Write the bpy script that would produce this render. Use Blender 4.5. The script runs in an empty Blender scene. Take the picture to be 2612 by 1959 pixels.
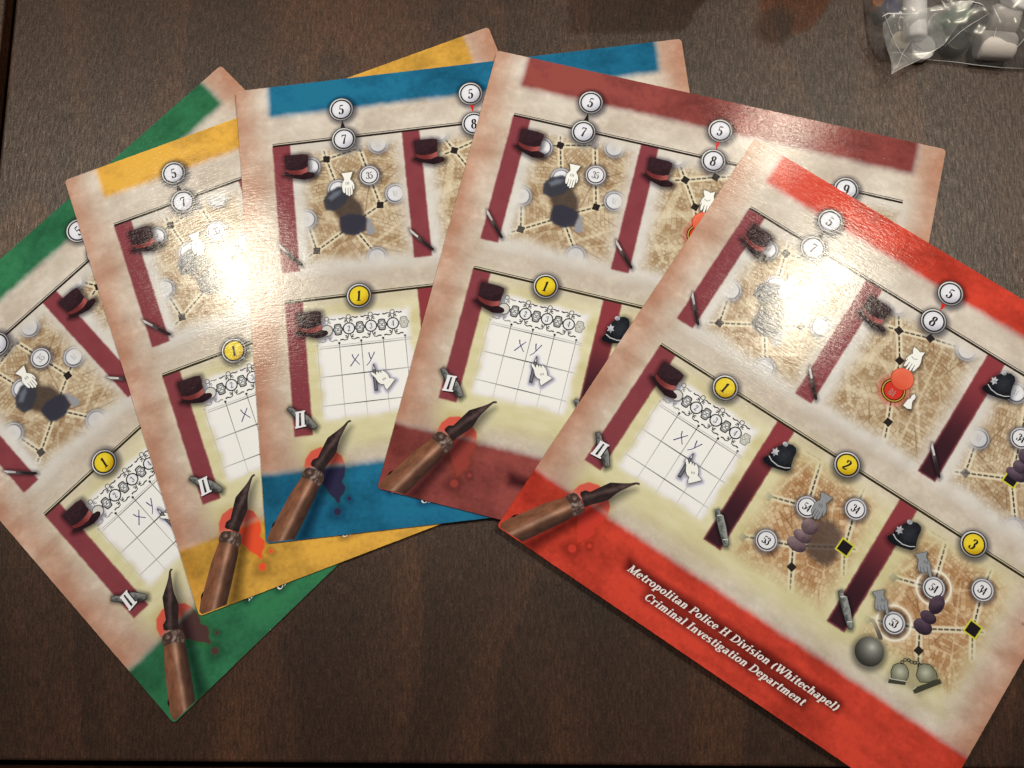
import bpy, math, random
import numpy as np
from mathutils import Vector, Matrix
from mathutils.geometry import delaunay_2d_cdt

random.seed(7)
RNG = np.random.RandomState(7)
SC = bpy.context.scene
COL = SC.collection
MM = 0.001

# ------------------------------------------------------------------ camera
CAM_H = 0.2943972
a = Vector((0.163, 0.0242, 0.0))
cam_d = bpy.data.cameras.new('camera')
cam = bpy.data.objects.new('camera', cam_d)
COL.objects.link(cam)
cam.matrix_world = Matrix.Translation((0, 0, CAM_H)) @ Matrix.Rotation(a.length, 4, a.normalized())
cam_d.sensor_fit = 'HORIZONTAL'
cam_d.sensor_width = 36.0
cam_d.lens = 36.0 * 2258.0 / 2612.0
cam_d.clip_start = 0.01
cam_d.clip_end = 50.0
SC.camera = cam

# ------------------------------------------------------------------ light
W = bpy.data.worlds.new('World')
SC.world = W
W.use_nodes = True
bg = W.node_tree.nodes['Background']
bg.inputs['Color'].default_value = (1.0, 0.94, 0.86, 1)
bg.inputs['Strength'].default_value = 0.09


def lamp(name, loc, watts, radius, col=(1.0, 0.905, 0.72)):
    d = bpy.data.lights.new(name, 'POINT')
    d.energy = watts
    d.shadow_soft_size = radius
    d.color = col
    o = bpy.data.objects.new(name, d)
    o.location = loc
    COL.objects.link(o)
    return o


lamp('pendant_lamp', (0.236, 0.375, 0.5), 2.2, 0.012)
lamp('pendant_lamp', (0.250, 0.212, 0.5), 4.9, 0.018)
lamp('pendant_lamp', (-0.279, 0.239, 0.5), 5.3, 0.019)

vs = SC.view_settings
vs.view_transform = 'Standard'
vs.look = 'None'
vs.gamma = 1.0
vs.exposure = 0.30
SC.cycles.max_bounces = 8
SC.cycles.transparent_max_bounces = 24
SC.cycles.caustics_refractive = False
SC.cycles.caustics_reflective = False


# ------------------------------------------------------------------ helpers
def lin(c):
    c = np.asarray(c, float) / 255.0
    return np.where(c <= 0.04045, c / 12.92, ((np.clip(c, 0, 2) + 0.055) / 1.055) ** 2.4)


def link(o):
    COL.objects.link(o)
    return o


def mesh_object(name, verts, faces, mat=None, parent=None, smooth=False):
    me = bpy.data.meshes.new(name)
    me.from_pydata([tuple(v) for v in verts], [], [tuple(f) for f in faces])
    if mat:
        me.materials.append(mat)
    if smooth:
        me.polygons.foreach_set('use_smooth', [True] * len(me.polygons))
    me.update()
    o = link(bpy.data.objects.new(name, me))
    o.parent = parent
    return o


def empty(name, label, cat, group=None, loc=(0, 0, 0)):
    o = link(bpy.data.objects.new(name, None))
    o.empty_display_size = 0.01
    o.location = loc
    tag(o, label, cat, group)
    return o


def tag(o, label, cat, group=None):
    o['label'] = label
    o['category'] = cat
    if group:
        o['group'] = group


class NT:
    """small node-tree writer"""
    def __init__(self, name):
        self.m = bpy.data.materials.new(name)
        self.m.use_nodes = True
        self.t = self.m.node_tree
        self.b = self.t.nodes['Principled BSDF']
        self.out = self.t.nodes['Material Output']

    def n(self, kind, **kw):
        nd = self.t.nodes.new(kind)
        for k, v in kw.items():
            setattr(nd, k, v)
        return nd

    def l(self, a_, b_):
        self.t.links.new(a_, b_)

    def noise(self, vec, scale, detail=3, rough=0.55, dist=0.0):
        nd = self.n('ShaderNodeTexNoise')
        nd.inputs['Scale'].default_value = scale
        nd.inputs['Detail'].default_value = detail
        nd.inputs['Roughness'].default_value = rough
        nd.inputs['Distortion'].default_value = dist
        self.l(vec, nd.inputs['Vector'])
        return nd.outputs['Fac']

    def mapping(self, vec, scale=(1, 1, 1), rot=(0, 0, 0), loc=(0, 0, 0)):
        nd = self.n('ShaderNodeMapping')
        nd.inputs['Scale'].default_value = scale
        nd.inputs['Rotation'].default_value = rot
        nd.inputs['Location'].default_value = loc
        self.l(vec, nd.inputs['Vector'])
        return nd.outputs['Vector']

    def ramp(self, fac, stops):
        nd = self.n('ShaderNodeValToRGB')
        el = nd.color_ramp.elements
        while len(el) < len(stops):
            el.new(0.5)
        for e, (p, c) in zip(el, stops):
            e.position = p
            e.color = tuple(c) + (1,) if len(c) == 3 else c
        self.l(fac, nd.inputs['Fac'])
        return nd.outputs['Color']

    def mix(self, fac, a_, b_, mode='MIX'):
        nd = self.n('ShaderNodeMix', data_type='RGBA', blend_type=mode)
        for s, v in ((nd.inputs[0], fac), (nd.inputs[6], a_), (nd.inputs[7], b_)):
            if hasattr(v, 'is_linked'):
                self.l(v, s)
            elif isinstance(v, (int, float)):
                s.default_value = v
            else:
                s.default_value = tuple(v) + (1,) if len(v) == 3 else v
        return nd.outputs[2]

    def math(self, op, a_, b_=0.0):
        nd = self.n('ShaderNodeMath', operation=op)
        for s, v in ((nd.inputs[0], a_), (nd.inputs[1], b_)):
            if hasattr(v, 'is_linked'):
                self.l(v, s)
            else:
                s.default_value = v
        return nd.outputs[0]

    def bump(self, h, dist, strength=1.0, normal=None):
        nd = self.n('ShaderNodeBump')
        nd.inputs['Distance'].default_value = dist
        nd.inputs['Strength'].default_value = strength
        self.l(h, nd.inputs['Height'])
        if normal is not None:
            self.l(normal, nd.inputs['Normal'])
        return nd.outputs['Normal']

    def obj(self):
        return self.n('ShaderNodeTexCoord').outputs['Object']


# ------------------------------------------------------------------ materials
def wood_material():
    m = NT('dark_stained_wood')
    co = m.obj()
    base = m.noise(m.mapping(co, (1, 0.22, 1)), 26, 5, 0.6, 0.6)
    fibre = m.noise(m.mapping(co, (1, 0.20, 1)), 1150, 5, 0.78)
    fibre2 = m.noise(m.mapping(co, (1, 0.5, 1)), 2300, 3, 0.8)
    pore = m.noise(m.mapping(co, (1, 0.22, 1), loc=(3, 1, 0)), 900, 3, 0.75)
    # cathedral figure: bent, feathered bands running along the board
    warp = m.noise(m.mapping(co, (1, 0.35, 1)), 9, 3, 0.5)
    sx = m.n('ShaderNodeSeparateXYZ')
    m.l(co, sx.inputs[0])
    ph = m.math('ADD', m.math('MULTIPLY', sx.outputs[0], 16.0), m.math('MULTIPLY', warp, 5.0))
    ph = m.math('ADD', ph, m.math('MULTIPLY', m.noise(m.mapping(co, (1, 0.07, 1)), 420, 3, 0.7), 0.30))
    saw = m.math('FRACT', ph)
    fig = m.ramp(saw, [(0.0, (0.76,) * 3), (0.55, (0.95,) * 3), (0.93, (1.34,) * 3), (1.0, (0.76,) * 3)])
    c = m.ramp(base, [(0.30, lin((40, 22, 12))), (0.5, lin((53, 30, 18))), (0.70, lin((70, 42, 26)))])
    c = m.mix(1.0, c, fig, 'MULTIPLY')
    c = m.mix(1.0, c, m.ramp(fibre, [(0.34, (0.42,) * 3), (0.50, (0.95,) * 3), (0.66, (1.6,) * 3)]), 'MULTIPLY')
    c = m.mix(1.0, c, m.ramp(fibre2, [(0.34, (0.66,) * 3), (0.50, (1.0,) * 3), (0.66, (1.35,) * 3)]), 'MULTIPLY')
    dark = m.ramp(pore, [(0.33, (1,) * 3), (0.43, (0,) * 3)])
    c = m.mix(m.math('MULTIPLY', dark, 0.7), c, lin((24, 14, 9)))
    m.l(c, m.b.inputs['Base Color'])
    r = m.ramp(fibre, [(0.3, (0.50,) * 3), (0.7, (0.38,) * 3)])
    m.l(r, m.b.inputs['Roughness'])
    m.l(m.ramp(m.math('MULTIPLY', m.math('ADD', fibre, fibre2), 0.5), [(0.36, (0.30,) * 3), (0.52, (0.55,) * 3), (0.64, (0.95,) * 3)]), m.b.inputs['Specular IOR Level'])
    h = m.math('ADD', fibre, m.math('MULTIPLY', pore, 0.8))
    m.l(m.bump(h, 0.00016, 0.9), m.b.inputs['Normal'])
    return m.m


def print_material(name, band, ink=None):
    """coated card: printed colours come from the vertex attribute, the band colour is the card's own ink"""
    m = NT(name)
    at = m.n('ShaderNodeAttribute', attribute_name='Col')
    ab = m.n('ShaderNodeAttribute', attribute_name='Band')
    co = m.obj()
    c = at.outputs['Color']
    if band is not None:
        c = m.mix(ab.outputs['Fac'], c, m.mix(1.0, c, tuple(lin(band)), 'MULTIPLY'))
        ai = m.n('ShaderNodeAttribute', attribute_name='Ink')
        c = m.mix(ai.outputs['Fac'], c, m.mix(1.0, at.outputs['Color'], tuple(lin(ink)), 'MULTIPLY'))
    speck = m.noise(co, 2600, 2, 0.7)
    c = m.mix(0.22, c, m.ramp(speck, [(0.3, (0.3,) * 3), (0.7, (0.7,) * 3)]), 'OVERLAY')
    m.l(c, m.b.inputs['Base Color'])
    streak = m.noise(m.mapping(co, (0.22, 1, 1), rot=(0, 0, math.radians(4))), 1500, 3, 0.7)
    cloth = m.noise(co, 700, 3, 0.6)
    wave = m.noise(co, 22, 2, 0.5)
    h = m.math('ADD', m.math('MULTIPLY', streak, 0.000036), m.math('MULTIPLY', cloth, 0.000018))
    h = m.math('ADD', h, m.math('MULTIPLY', wave, 0.00035))
    nd = m.bump(h, 1.0, 1.0)
    m.l(nd, m.b.inputs['Normal'])
    m.b.inputs['Roughness'].default_value = 0.9
    m.b.inputs['Specular IOR Level'].default_value = 0.0
    gl = m.n('ShaderNodeBsdfGlossy', distribution='BECKMANN')
    m.l(m.ramp(streak, [(0.3, (0.14,) * 3), (0.7, (0.21,) * 3)]), gl.inputs['Roughness'])
    m.l(nd, gl.inputs['Normal'])
    fr = m.n('ShaderNodeFresnel')
    fr.inputs['IOR'].default_value = 1.34
    mx = m.n('ShaderNodeMixShader')
    m.l(fr.outputs[0], mx.inputs[0])
    m.l(m.b.outputs[0], mx.inputs[1])
    m.l(gl.outputs[0], mx.inputs[2])
    m.l(mx.outputs[0], m.out.inputs['Surface'])
    return m.m


def plain_material(name, col, rough=0.5, spec=0.5, bump=None, var=0.0, scale=300):
    m = NT(name)
    co = m.obj()
    if var:
        nz = m.noise(co, scale, 4, 0.6)
        c = m.mix(nz, tuple(lin(col) * (1 - var)), tuple(np.minimum(lin(col) * (1 + var), 1.0)))
        m.l(c, m.b.inputs['Base Color'])
    else:
        m.b.inputs['Base Color'].default_value = tuple(lin(col)) + (1,)
    m.b.inputs['Roughness'].default_value = rough
    m.b.inputs['Specular IOR Level'].default_value = spec
    if bump:
        m.l(m.bump(m.noise(co, bump[0], 3, 0.6), bump[1]), m.b.inputs['Normal'])
    return m.m


def film_material(name, milky=0.07, tint=(1, 1, 1), refl=0.55):
    """thin clear plastic: see-through, shiny, a little milky"""
    m = NT(name)
    co = m.obj()
    n1 = m.noise(co, 75, 2, 0.5, 0.8)
    nrm = m.bump(n1, 0.0012, 0.3)
    tr = m.n('ShaderNodeBsdfTransparent')
    tr.inputs['Color'].default_value = tuple(tint) + (1,)
    gl = m.n('ShaderNodeBsdfGlossy')
    gl.inputs['Roughness'].default_value = 0.27
    m.l(nrm, gl.inputs['Normal'])
    df = m.n('ShaderNodeBsdfDiffuse')
    df.inputs['Color'].default_value = (0.75, 0.76, 0.80, 1)
    fr = m.n('ShaderNodeFresnel')
    fr.inputs['IOR'].default_value = 1.5
    m.l(nrm, fr.inputs['Normal'])
    m1 = m.n('ShaderNodeMixShader')
    m.l(m.math('MINIMUM', m.math('MULTIPLY', fr.outputs[0], refl * 2), 0.30), m1.inputs[0])
    m.l(tr.outputs[0], m1.inputs[1])
    m.l(gl.outputs[0], m1.inputs[2])
    m2 = m.n('ShaderNodeMixShader')
    mk = m.ramp(m.noise(co, 90, 4, 0.6), [(0.35, (milky * 0.4,) * 3), (0.75, (milky * 1.8,) * 3)])
    m.l(mk, m2.inputs[0])
    m.l(m1.outputs[0], m2.inputs[1])
    m.l(df.outputs[0], m2.inputs[2])
    m.l(m2.outputs[0], m.out.inputs['Surface'])
    return m.m


M_WOOD = wood_material()
M_INK = print_material('printed_ink', None)
M_CORE = plain_material('paper_core', (205, 190, 172), 0.8, 0.2)
BANDS = {'green': (54, 128, 90), 'yellow': (228, 180, 80), 'blue': (34, 116, 158),
         'maroon': (148, 76, 74), 'red': (210, 72, 56)}
INK_ON = {'green': (84, 58, 58), 'yellow': (240, 88, 56), 'blue': (48, 46, 78), 'maroon': (154, 66, 60), 'red': (206, 64, 52)}
M_BAND = {k: print_material('printed_card_' + k, v, INK_ON[k]) for k, v in BANDS.items()}

# ------------------------------------------------------------------ table
table = empty('wooden_table', 'dark brown stained wooden table under the fanned cards', 'table')


def board(name, x0, x1, y0, y1, z1, th, bev=1.4):
    """a plank with eased top edges (mm)"""
    b = bev
    rings = []
    for k in range(5):
        t = k / 4 * math.pi / 2
        rings.append((b * (1 - math.cos(t)) - 0, z1 - b * (1 - math.sin(t))))
    rings = [(0.0, z1 - th)] + [(b - b * math.cos(t), z1 - b + b * math.sin(t)) for t in [i / 4 * math.pi / 2 for i in range(5)]]
    vs_, fs = [], []
    for ins, z in rings:
        for x, y in ((x0 + ins, y0 + ins), (x1 - ins, y0 + ins), (x1 - ins, y1 - ins), (x0 + ins, y1 - ins)):
            vs_.append((x * MM, y * MM, z * MM))
    for r in range(len(rings) - 1):
        for i in range(4):
            j = (i + 1) % 4
            fs.append((4 * r + i, 4 * r + j, 4 * r + 4 + j, 4 * r + 4 + i))
    n = 4 * (len(rings) - 1)
    fs.append((n, n + 1, n + 2, n + 3))
    fs.append((3, 2, 1, 0))
    return mesh_object(name, vs_, fs, M_WOOD, table)


board('top_panel', -190.6, 420, -73.2, 520, 0, 20, 1.2)
board('side_rail', -262, -194.6, -73.2, 520, 0, 20, 1.2)
board('front_rail', -262, 420, -150, -75.6, -0.4, 20, 1.2)
mesh_object('under_frame', [(x * MM, y * MM, -0.0205) for x, y in ((-262, -150), (420, -150), (420, 520), (-262, 520))] +
            [(x * MM, y * MM, -0.030) for x, y in ((-262, -150), (420, -150), (420, 520), (-262, 520))],
            [(0, 1, 2, 3), (7, 6, 5, 4), (0, 4, 5, 1), (1, 5, 6, 2), (2, 6, 7, 3), (3, 7, 4, 0)], M_WOOD, table)

# ------------------------------------------------------------------ printed face of the card (mm, y down)
CW = 160.0
NG = 600
G = np.linspace(0, CW, NG + 1)
X, Y = np.meshgrid(G, G)


def sstep(lo, hi, v):
    t = np.clip((v - lo) / (hi - lo), 0, 1)
    return t * t * (3 - 2 * t)


def vnoise(x, y, scale, seed):
    r = np.random.RandomState(seed)
    n = 256
    g = r.rand(n, n)
    u, v = x * scale + 37.3, y * scale + 11.7
    iu, iv = np.floor(u).astype(int), np.floor(v).astype(int)
    fu, fv = u - iu, v - iv
    fu, fv = fu * fu * (3 - 2 * fu), fv * fv * (3 - 2 * fv)
    q = lambda i, j: g[(iv + j) % n, (iu + i) % n]
    return (q(0, 0) * (1 - fu) + q(1, 0) * fu) * (1 - fv) + (q(0, 1) * (1 - fu) + q(1, 1) * fu) * fv


def fbm(x, y, scale, octs=4, seed=1):
    s, amp, tot = 0, 1.0, 0
    for o in range(octs):
        s = s + amp * vnoise(x, y, scale * 2 ** o, seed + o)
        tot += amp
        amp *= 0.55
    return s / tot


N1 = fbm(X, Y, 0.06, 5, 10)
N2 = fbm(X, Y, 0.25, 4, 20)
N3 = fbm(X, Y, 0.9, 3, 30)
NST = fbm(X * 0.45, Y * 1.2, 0.18, 4, 40)


class Layer:
    def __init__(self, img):
        self.img = img
        self.A = np.zeros(X.shape)

    def win(self, x0, y0, x1, y1):
        k = NG / CW
        return (slice(max(0, int(y0 * k) - 1), min(NG + 1, int(y1 * k) + 3)),
                slice(max(0, int(x0 * k) - 1), min(NG + 1, int(x1 * k) + 3)))

    def over(self, m, c, w=slice(None), keep_band=False):
        c = np.asarray(c, float)
        s = self.img[w]
        self.img[w] = s * (1 - m[..., None]) + c * m[..., None]
        if not keep_band:
            self.A[w] = self.A[w] * (1 - m)

    def mul(self, m, c, w=slice(None)):
        c = np.asarray(c, float)
        self.img[w] = self.img[w] * (1 - m[..., None] + c * m[..., None])

    # shapes ---------------------------------------------------------
    def disc(self, cx, cy, r, c, f=0.2, op=1.0, mul=False):
        w = self.win(cx - r - f, cy - r - f, cx + r + f, cy + r + f)
        d = np.hypot(X[w] - cx, Y[w] - cy)
        m = op * (1 - sstep(r - f, r + f, d))
        (self.mul if mul else self.over)(m, c, w)

    def ring(self, cx, cy, r, wd, c, f=0.25, op=1.0):
        w = self.win(cx - r - wd - f, cy - r - wd - f, cx + r + wd + f, cy + r + wd + f)
        d = np.abs(np.hypot(X[w] - cx, Y[w] - cy) - r)
        self.over(op * (1 - sstep(wd / 2 - f, wd / 2 + f, d)), c, w)

    def poly(self, pts, c, f=0.2, op=1.0, mul=False, grow=0.0):
        p = np.array(pts, float)
        e = f + abs(grow) + 0.5
        w = self.win(p[:, 0].min() - e, p[:, 1].min() - e, p[:, 0].max() + e, p[:, 1].max() + e)
        d = poly_sdf(p, X[w], Y[w]) - grow
        m = op * (1 - sstep(-f, f, d))
        (self.mul if mul else self.over)(m, c, w)

    def seg(self, p, q, wd, c, f=0.15, op=1.0, mul=False):
        (x0, y0), (x1, y1) = p, q
        e = wd + f
        w = self.win(min(x0, x1) - e, min(y0, y1) - e, max(x0, x1) + e, max(y0, y1) + e)
        d = seg_dist(X[w], Y[w], x0, y0, x1, y1)
        m = op * (1 - sstep(wd / 2 - f, wd / 2 + f, d))
        (self.mul if mul else self.over)(m, c, w)

    def dashes(self, p, q, wd=0.5, on=1.05, off=0.85, c=(32, 26, 22), op=1.0):
        p, q = np.array(p, float), np.array(q, float)
        L = np.linalg.norm(q - p)
        d = (q - p) / max(L, 1e-6)
        s = 0.3
        while s + on * 0.6 < L:
            self.seg(p + d * s, p + d * min(s + on, L), wd, c, 0.14, op)
            s += on + off


def seg_dist(x, y, x0, y0, x1, y1):
    dx, dy = x1 - x0, y1 - y0
    t = np.clip(((x - x0) * dx + (y - y0) * dy) / (dx * dx + dy * dy + 1e-9), 0, 1)
    return np.hypot(x - x0 - t * dx, y - y0 - t * dy)


def poly_sdf(p, x, y):
    d = np.full(x.shape, 1e9)
    inside = np.zeros(x.shape, bool)
    n = len(p)
    for i in range(n):
        x0, y0 = p[i]
        x1, y1 = p[(i + 1) % n]
        d = np.minimum(d, seg_dist(x, y, x0, y0, x1, y1))
        c = (y0 > y) != (y1 > y)
        xi = x0 + (y - y0) * (x1 - x0) / ((y1 - y0) if y1 != y0 else 1e-9)
        inside ^= c & (x < xi)
    return np.where(inside, -d, d)


def box(x0, y0, x1, y1):
    qx, qy = np.abs(X - (x0 + x1) / 2) - (x1 - x0) / 2, np.abs(Y - (y0 + y1) / 2) - (y1 - y0) / 2
    return np.hypot(np.maximum(qx, 0), np.maximum(qy, 0)) + np.minimum(np.maximum(qx, qy), 0)


def lerp(a_, b_, t):
    return np.asarray(a_, float) * (1 - t[..., None]) + np.asarray(b_, float) * t[..., None]


# parchment
edge = np.minimum(np.minimum(X, CW - X), np.minimum(Y + 6, CW + 8 - Y))
tint = 1 - sstep(-3, 15, edge + (N1 - 0.5) * 14)
cloud = np.clip((N1 - 0.5) * 1.8 + (NST - 0.5) * 1.2 + 0.5, 0, 1)
img = lerp((190, 177, 160), (219, 210, 196), cloud)
img = img * (1 - tint[..., None]) + lerp((180, 132, 108), (206, 166, 142), cloud) * tint[..., None]
img = img * (0.96 + .08 * N3 * N2 * 2)[..., None] * (1 + (fbm(X, Y, .12, 4, 55) - .5)[..., None] * np.array([.03, .05, .07]))
P = Layer(img)
# yellow glow behind the lower row, pale glow behind the upper one
m = 1 - sstep(-5, 7, box(15, 83, 146, 130) + (N1 - 0.5) * 7 + (N2 - 0.5) * 2)
P.over(m * 0.9, lerp((208, 201, 148), (228, 223, 182), np.clip(NST * 1.5 - 0.25, 0, 1)))
for k in range(3):
    m = 1 - sstep(-3, 5.0, box(17 + 46 * k, 24.5, 56.5 + 46 * k, 69.5) + (N2 - 0.5) * 2 + (N1 - .5) * 4)
    P.over(m * 0.9, lerp((208, 204, 196), (230, 229, 225), N2))
# drawing pad
PAD = (22.3, 87, 53.8, 121)
m = 1 - sstep(-1.6, 2.2, box(PAD[0] + .6, PAD[1], PAD[2] - .6, PAD[3]) + (N2 - 0.5) * 2.5)
P.over(m, (244, 244, 259))
pad_mask = m.copy()


# maps ----------------------------------------------------------------
def city(seed, hue, x0, y0):
    r = np.random.RandomState(seed)
    k = 15
    sx, sy = x0 + r.rand(k) * 42 - 3, y0 + r.rand(k) * 48 - 3
    ang = r.choice([0.0, 0.35, -0.3, 0.8, 1.2, 0.1], k) + r.rand(k) * 0.2 + 0.12
    pw, ph = 1.0 + r.rand(k) * 1.3, 0.95 + r.rand(k) * 0.9
    w = P.win(x0 - 4, y0 - 4, x0 + 42, y0 + 48)
    xx, yy = X[w], Y[w]
    d = np.stack([np.hypot((xx - a_) * 1.0, yy - b_) + (vnoise(xx, yy, .12, seed) - .5) * 3 for a_, b_ in zip(sx, sy)])
    o = np.argsort(d, axis=0)
    i0 = o[0]
    d0, d1 = np.take_along_axis(d, o[:1], 0)[0], np.take_along_axis(d, o[1:2], 0)[0]
    ca, sa = np.cos(ang)[i0], np.sin(ang)[i0]
    u, v = (xx * ca + yy * sa), (-xx * sa + yy * ca)
    u = u + (fbm(xx, yy, .11, 3, seed + 21) - .5) * 1.0
    v = v + (fbm(xx, yy, .11, 3, seed + 31) - .5) * 1.0
    jv = np.floor(v / ph[i0])
    off = (np.sin(jv * 12.9898 + i0 * 3.1) * 43758.5) % 1.0
    u2 = u + off * 2.0
    ju = np.floor(u2 / pw[i0])
    hsh = (np.sin(ju * 78.233 + jv * 12.9898 + i0 * 37.7) * 43758.5453) % 1.0
    eu = np.minimum((u2 / pw[i0]) % 1, 1 - (u2 / pw[i0]) % 1) * pw[i0]
    ev = np.minimum((v / ph[i0]) % 1, 1 - (v / ph[i0]) % 1) * ph[i0]
    line = 1 - sstep(0.02, 0.21, np.minimum(eu, ev))
    dark, mid, pale = hue
    t = np.clip(hsh * 1.0 + (fbm(xx, yy, .15, 4, seed + 5) - .5) * 1.2 + 0.06, 0, 1)
    im = lerp(mid, pale, t)
    lk = (.22 + .55 * fbm(xx, yy, .3, 3, seed + 9))[..., None] * line[..., None]
    lk = lk * (.35 + .9 * ((hsh * 7.31) % 1.0))[..., None]
    im = im * (1 - lk) + np.asarray(dark, float) * lk
    road = 1 - sstep(0.35, 0.75, d1 - d0)
    im = im * (1 - .5 * road[..., None]) + np.asarray(pale, float) * .5 * road[..., None]
    for _ in range(14):   # inked survey lines across the blocks
        ax, ay, an = x0 + r.rand() * 38, y0 + r.rand() * 42, r.choice([0.2, 1.75, 0.9, -0.6]) + r.rand() * .2
        L = 4 + r.rand() * 9
        dd = seg_dist(xx, yy, ax, ay, ax + L * math.cos(an), ay + L * math.sin(an))
        mm = .55 * (1 - sstep(0.08, 0.26, dd))
        im = im * (1 - mm[..., None]) + np.asarray(dark, float) * mm[..., None]
    return w, im


TAN = ((112, 82, 54), (168, 140, 106), (208, 192, 162))
ORANGE = ((118, 76, 44), (172, 128, 86), (216, 190, 152))
STREET = (226, 214, 184)


def small_disc(L, cx, cy, op=1.0, txt=None):
    L.disc(cx + .25, cy + .35, 4.3, (70, 66, 70), 0.7, .45 * op)
    L.disc(cx, cy, 3.75, (104, 102, 110), .14, op)
    L.disc(cx, cy, 3.50, (212, 212, 216), .14, op)
    L.disc(cx + .08, cy + .12, 3.12, (62, 62, 72), .14, op)
    L.disc(cx, cy, 2.70, (240, 242, 246), .14, op)
    L.seg((cx - .5, cy - .9), (cx - .3, cy + .9), .35, (120, 120, 128), .2, .55 * op)
    L.seg((cx + .5, cy - .9), (cx + .4, cy + .9), .3, (120, 120, 128), .2, .5 * op)


MAP_RECT = {}
SQ = []      # crisp squares: (x, y, half, rot, kind)
DISC = []    # crisp numbered discs


def paint_map(key, seed, hue, rect, roads, dashed, faded, fade_f):
    x0, y0, x1, y1 = rect
    w, im = city(seed, hue, x0 - 1, y0 - 1)
    L = Layer(P.img.copy())
    L.img[w] = im
    for p, q, wd in roads:
        L.seg(p, q, wd, STREET, 0.25, .5)
    for p, q in dashed:
        L.seg(p, q, 2.1, STREET, 0.25)
    for p, q in dashed:
        L.dashes(p, q)
    for f in faded:
        if f[0] == 'd':
            small_disc(L, f[1], f[2], f[3])
        else:
            L.poly(rot_sq(f[1], f[2], 1.2, f[4]), (96, 92, 92), .18, f[3])
    m = 1 - sstep(-fade_f * 1.5, fade_f * .5, box(*rect) + (N2 - .5) * 1.6 + (N1 - .5) * 3)
    P.over(m, L.img)
    MAP_RECT[key] = rect


def rot_sq(x, y, h, r):
    c, s = math.cos(r), math.sin(r)
    return [(x + c * a_ - s * b_, y + s * a_ + c * b_) for a_, b_ in ((-h, -h), (h, -h), (h, h), (-h, h))]


paint_map('a', 101, TAN, (20.6, 25.2, 56.6, 67.4),
          [((20, 30), (31, 28.6), 1.2), ((41, 64), (56, 54.5), 1.1), ((39, 67), (57, 60), .8), ((22, 49), (32, 52), .5)],
          [((24.4, 31.6), (30.3, 29.6)), ((30.3, 29.6), (42.1, 26.9)), ((30.3, 29.6), (33.4, 41)), ((42.1, 26.9), (44.8, 37.4)),
           ((44.8, 37.4), (47.6, 48.7)), ((47.6, 48.7), (53.0, 45.6)), ((47.6, 48.7), (40, 53)), ((21.6, 50.8), (24.3, 62.6)),
           ((24.3, 62.6), (34.5, 56.5)), ((38.5, 57), (44.8, 66.7)), ((30.3, 29.6), (29.6, 26.5)), ((24.3, 62.6), (21.5, 64.2))],
          [('d', 24.4, 31.8, .95), ('d', 48.8, 26.2, .75), ('d', 53.2, 45.1, .9), ('d', 21.6, 50.8, .85), ('d', 44.8, 67.2, .7),
           ('d', 33.4, 41.2, .95), ('s', 42.1, 26.9, .75, .05)], 3.4)
paint_map('b', 202, TAN, (66.6, 25.0, 102.8, 67.2),
          [((66, 47), (80, 43.5), 2.3), ((68, 41), (82, 47), .8), ((74, 35), (70, 52), 2.6), ((84, 36), (99, 60), .9), ((90, 26), (94, 64), .8),
           ((70, 58), (83, 55), 1.8), ((68, 53), (74, 62), 1.5)],
          [((75.3, 31.9), (71.6, 25.6)), ((75.3, 31.9), (85.2, 28.5)), ((85.2, 28.5), (95, 25.8)), ((75.3, 31.9), (80.6, 40.6)),
           ((80.6, 40.6), (83, 48)), ((85, 54), (87.7, 60.5)), ((87.7, 60.5), (89.6, 66)), ((85.2, 28.5), (84.2, 24)),
           ((75.3, 31.9), (71, 33))],
          [('d', 97.2, 25.4, .8), ('d', 70.6, 24.6, .8)], 3.4)
paint_map('c', 303, TAN, (112.6, 25.0, 149, 67.2),
          [((121, 28), (125, 44), 1.4), ((118, 58), (128, 47), .5), ((114, 46), (126, 52), .4)],
          [((114.6, 50.5), (116.6, 61.2)), ((116.6, 61.2), (129.8, 54.7)), ((129.8, 54.7), (137.5, 66)), ((126, 41.3), (129.8, 54.7)),
           ((116.6, 61.2), (113.8, 62.6)), ((129.8, 54.7), (141, 49)), ((126, 41.3), (122, 30))],
          [('d', 114.6, 49.0, .75), ('d', 138, 68, .6), ('d', 117.4, 29.0, .95), ('s', 116.6, 61.2, .85, .1)], 3.4)
for k_, kx in (('d', 0.0), ('e', 46.2)):
    paint_map(k_, 404 if k_ == 'd' else 404, ORANGE, (67 + kx, 84, 101 + kx, 124.5),
              [((74 + kx, 84), (69 + kx, 100), .8), ((86 + kx, 92), (98 + kx, 121), .5), ((72 + kx, 122), (86 + kx, 104), .6)],
              [((67.3 + kx, 102.9), (79.9 + kx, 98.9)), ((79.9 + kx, 98.9), (76.1 + kx, 83.4)), ((76.1 + kx, 83.4), (70 + kx, 83.6)),
               ((93.2 + kx, 90.8), (92.2 + kx, 83.5)), ((93.2 + kx, 90.8), (96.5 + kx, 103.3)), ((74.6 + kx, 115.3), (67 + kx, 118.7)),
               ((74.6 + kx, 115.3), (82.5 + kx, 112)), ((82.5 + kx, 112), (96.5 + kx, 103.3)), ((82.5 + kx, 112), (85.6 + kx, 118)),
               ((85.6 + kx, 118), (89.2 + kx, 125)), ((96.5 + kx, 103.3), (100.6 + kx, 111)), ((96.5 + kx, 103.3), (99.5 + kx, 102))],
              [('s', 67.8 + kx, 102.9, .95, .22), ('s', 67.6 + kx, 118.7, .9, .22)], 5.0)

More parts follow.
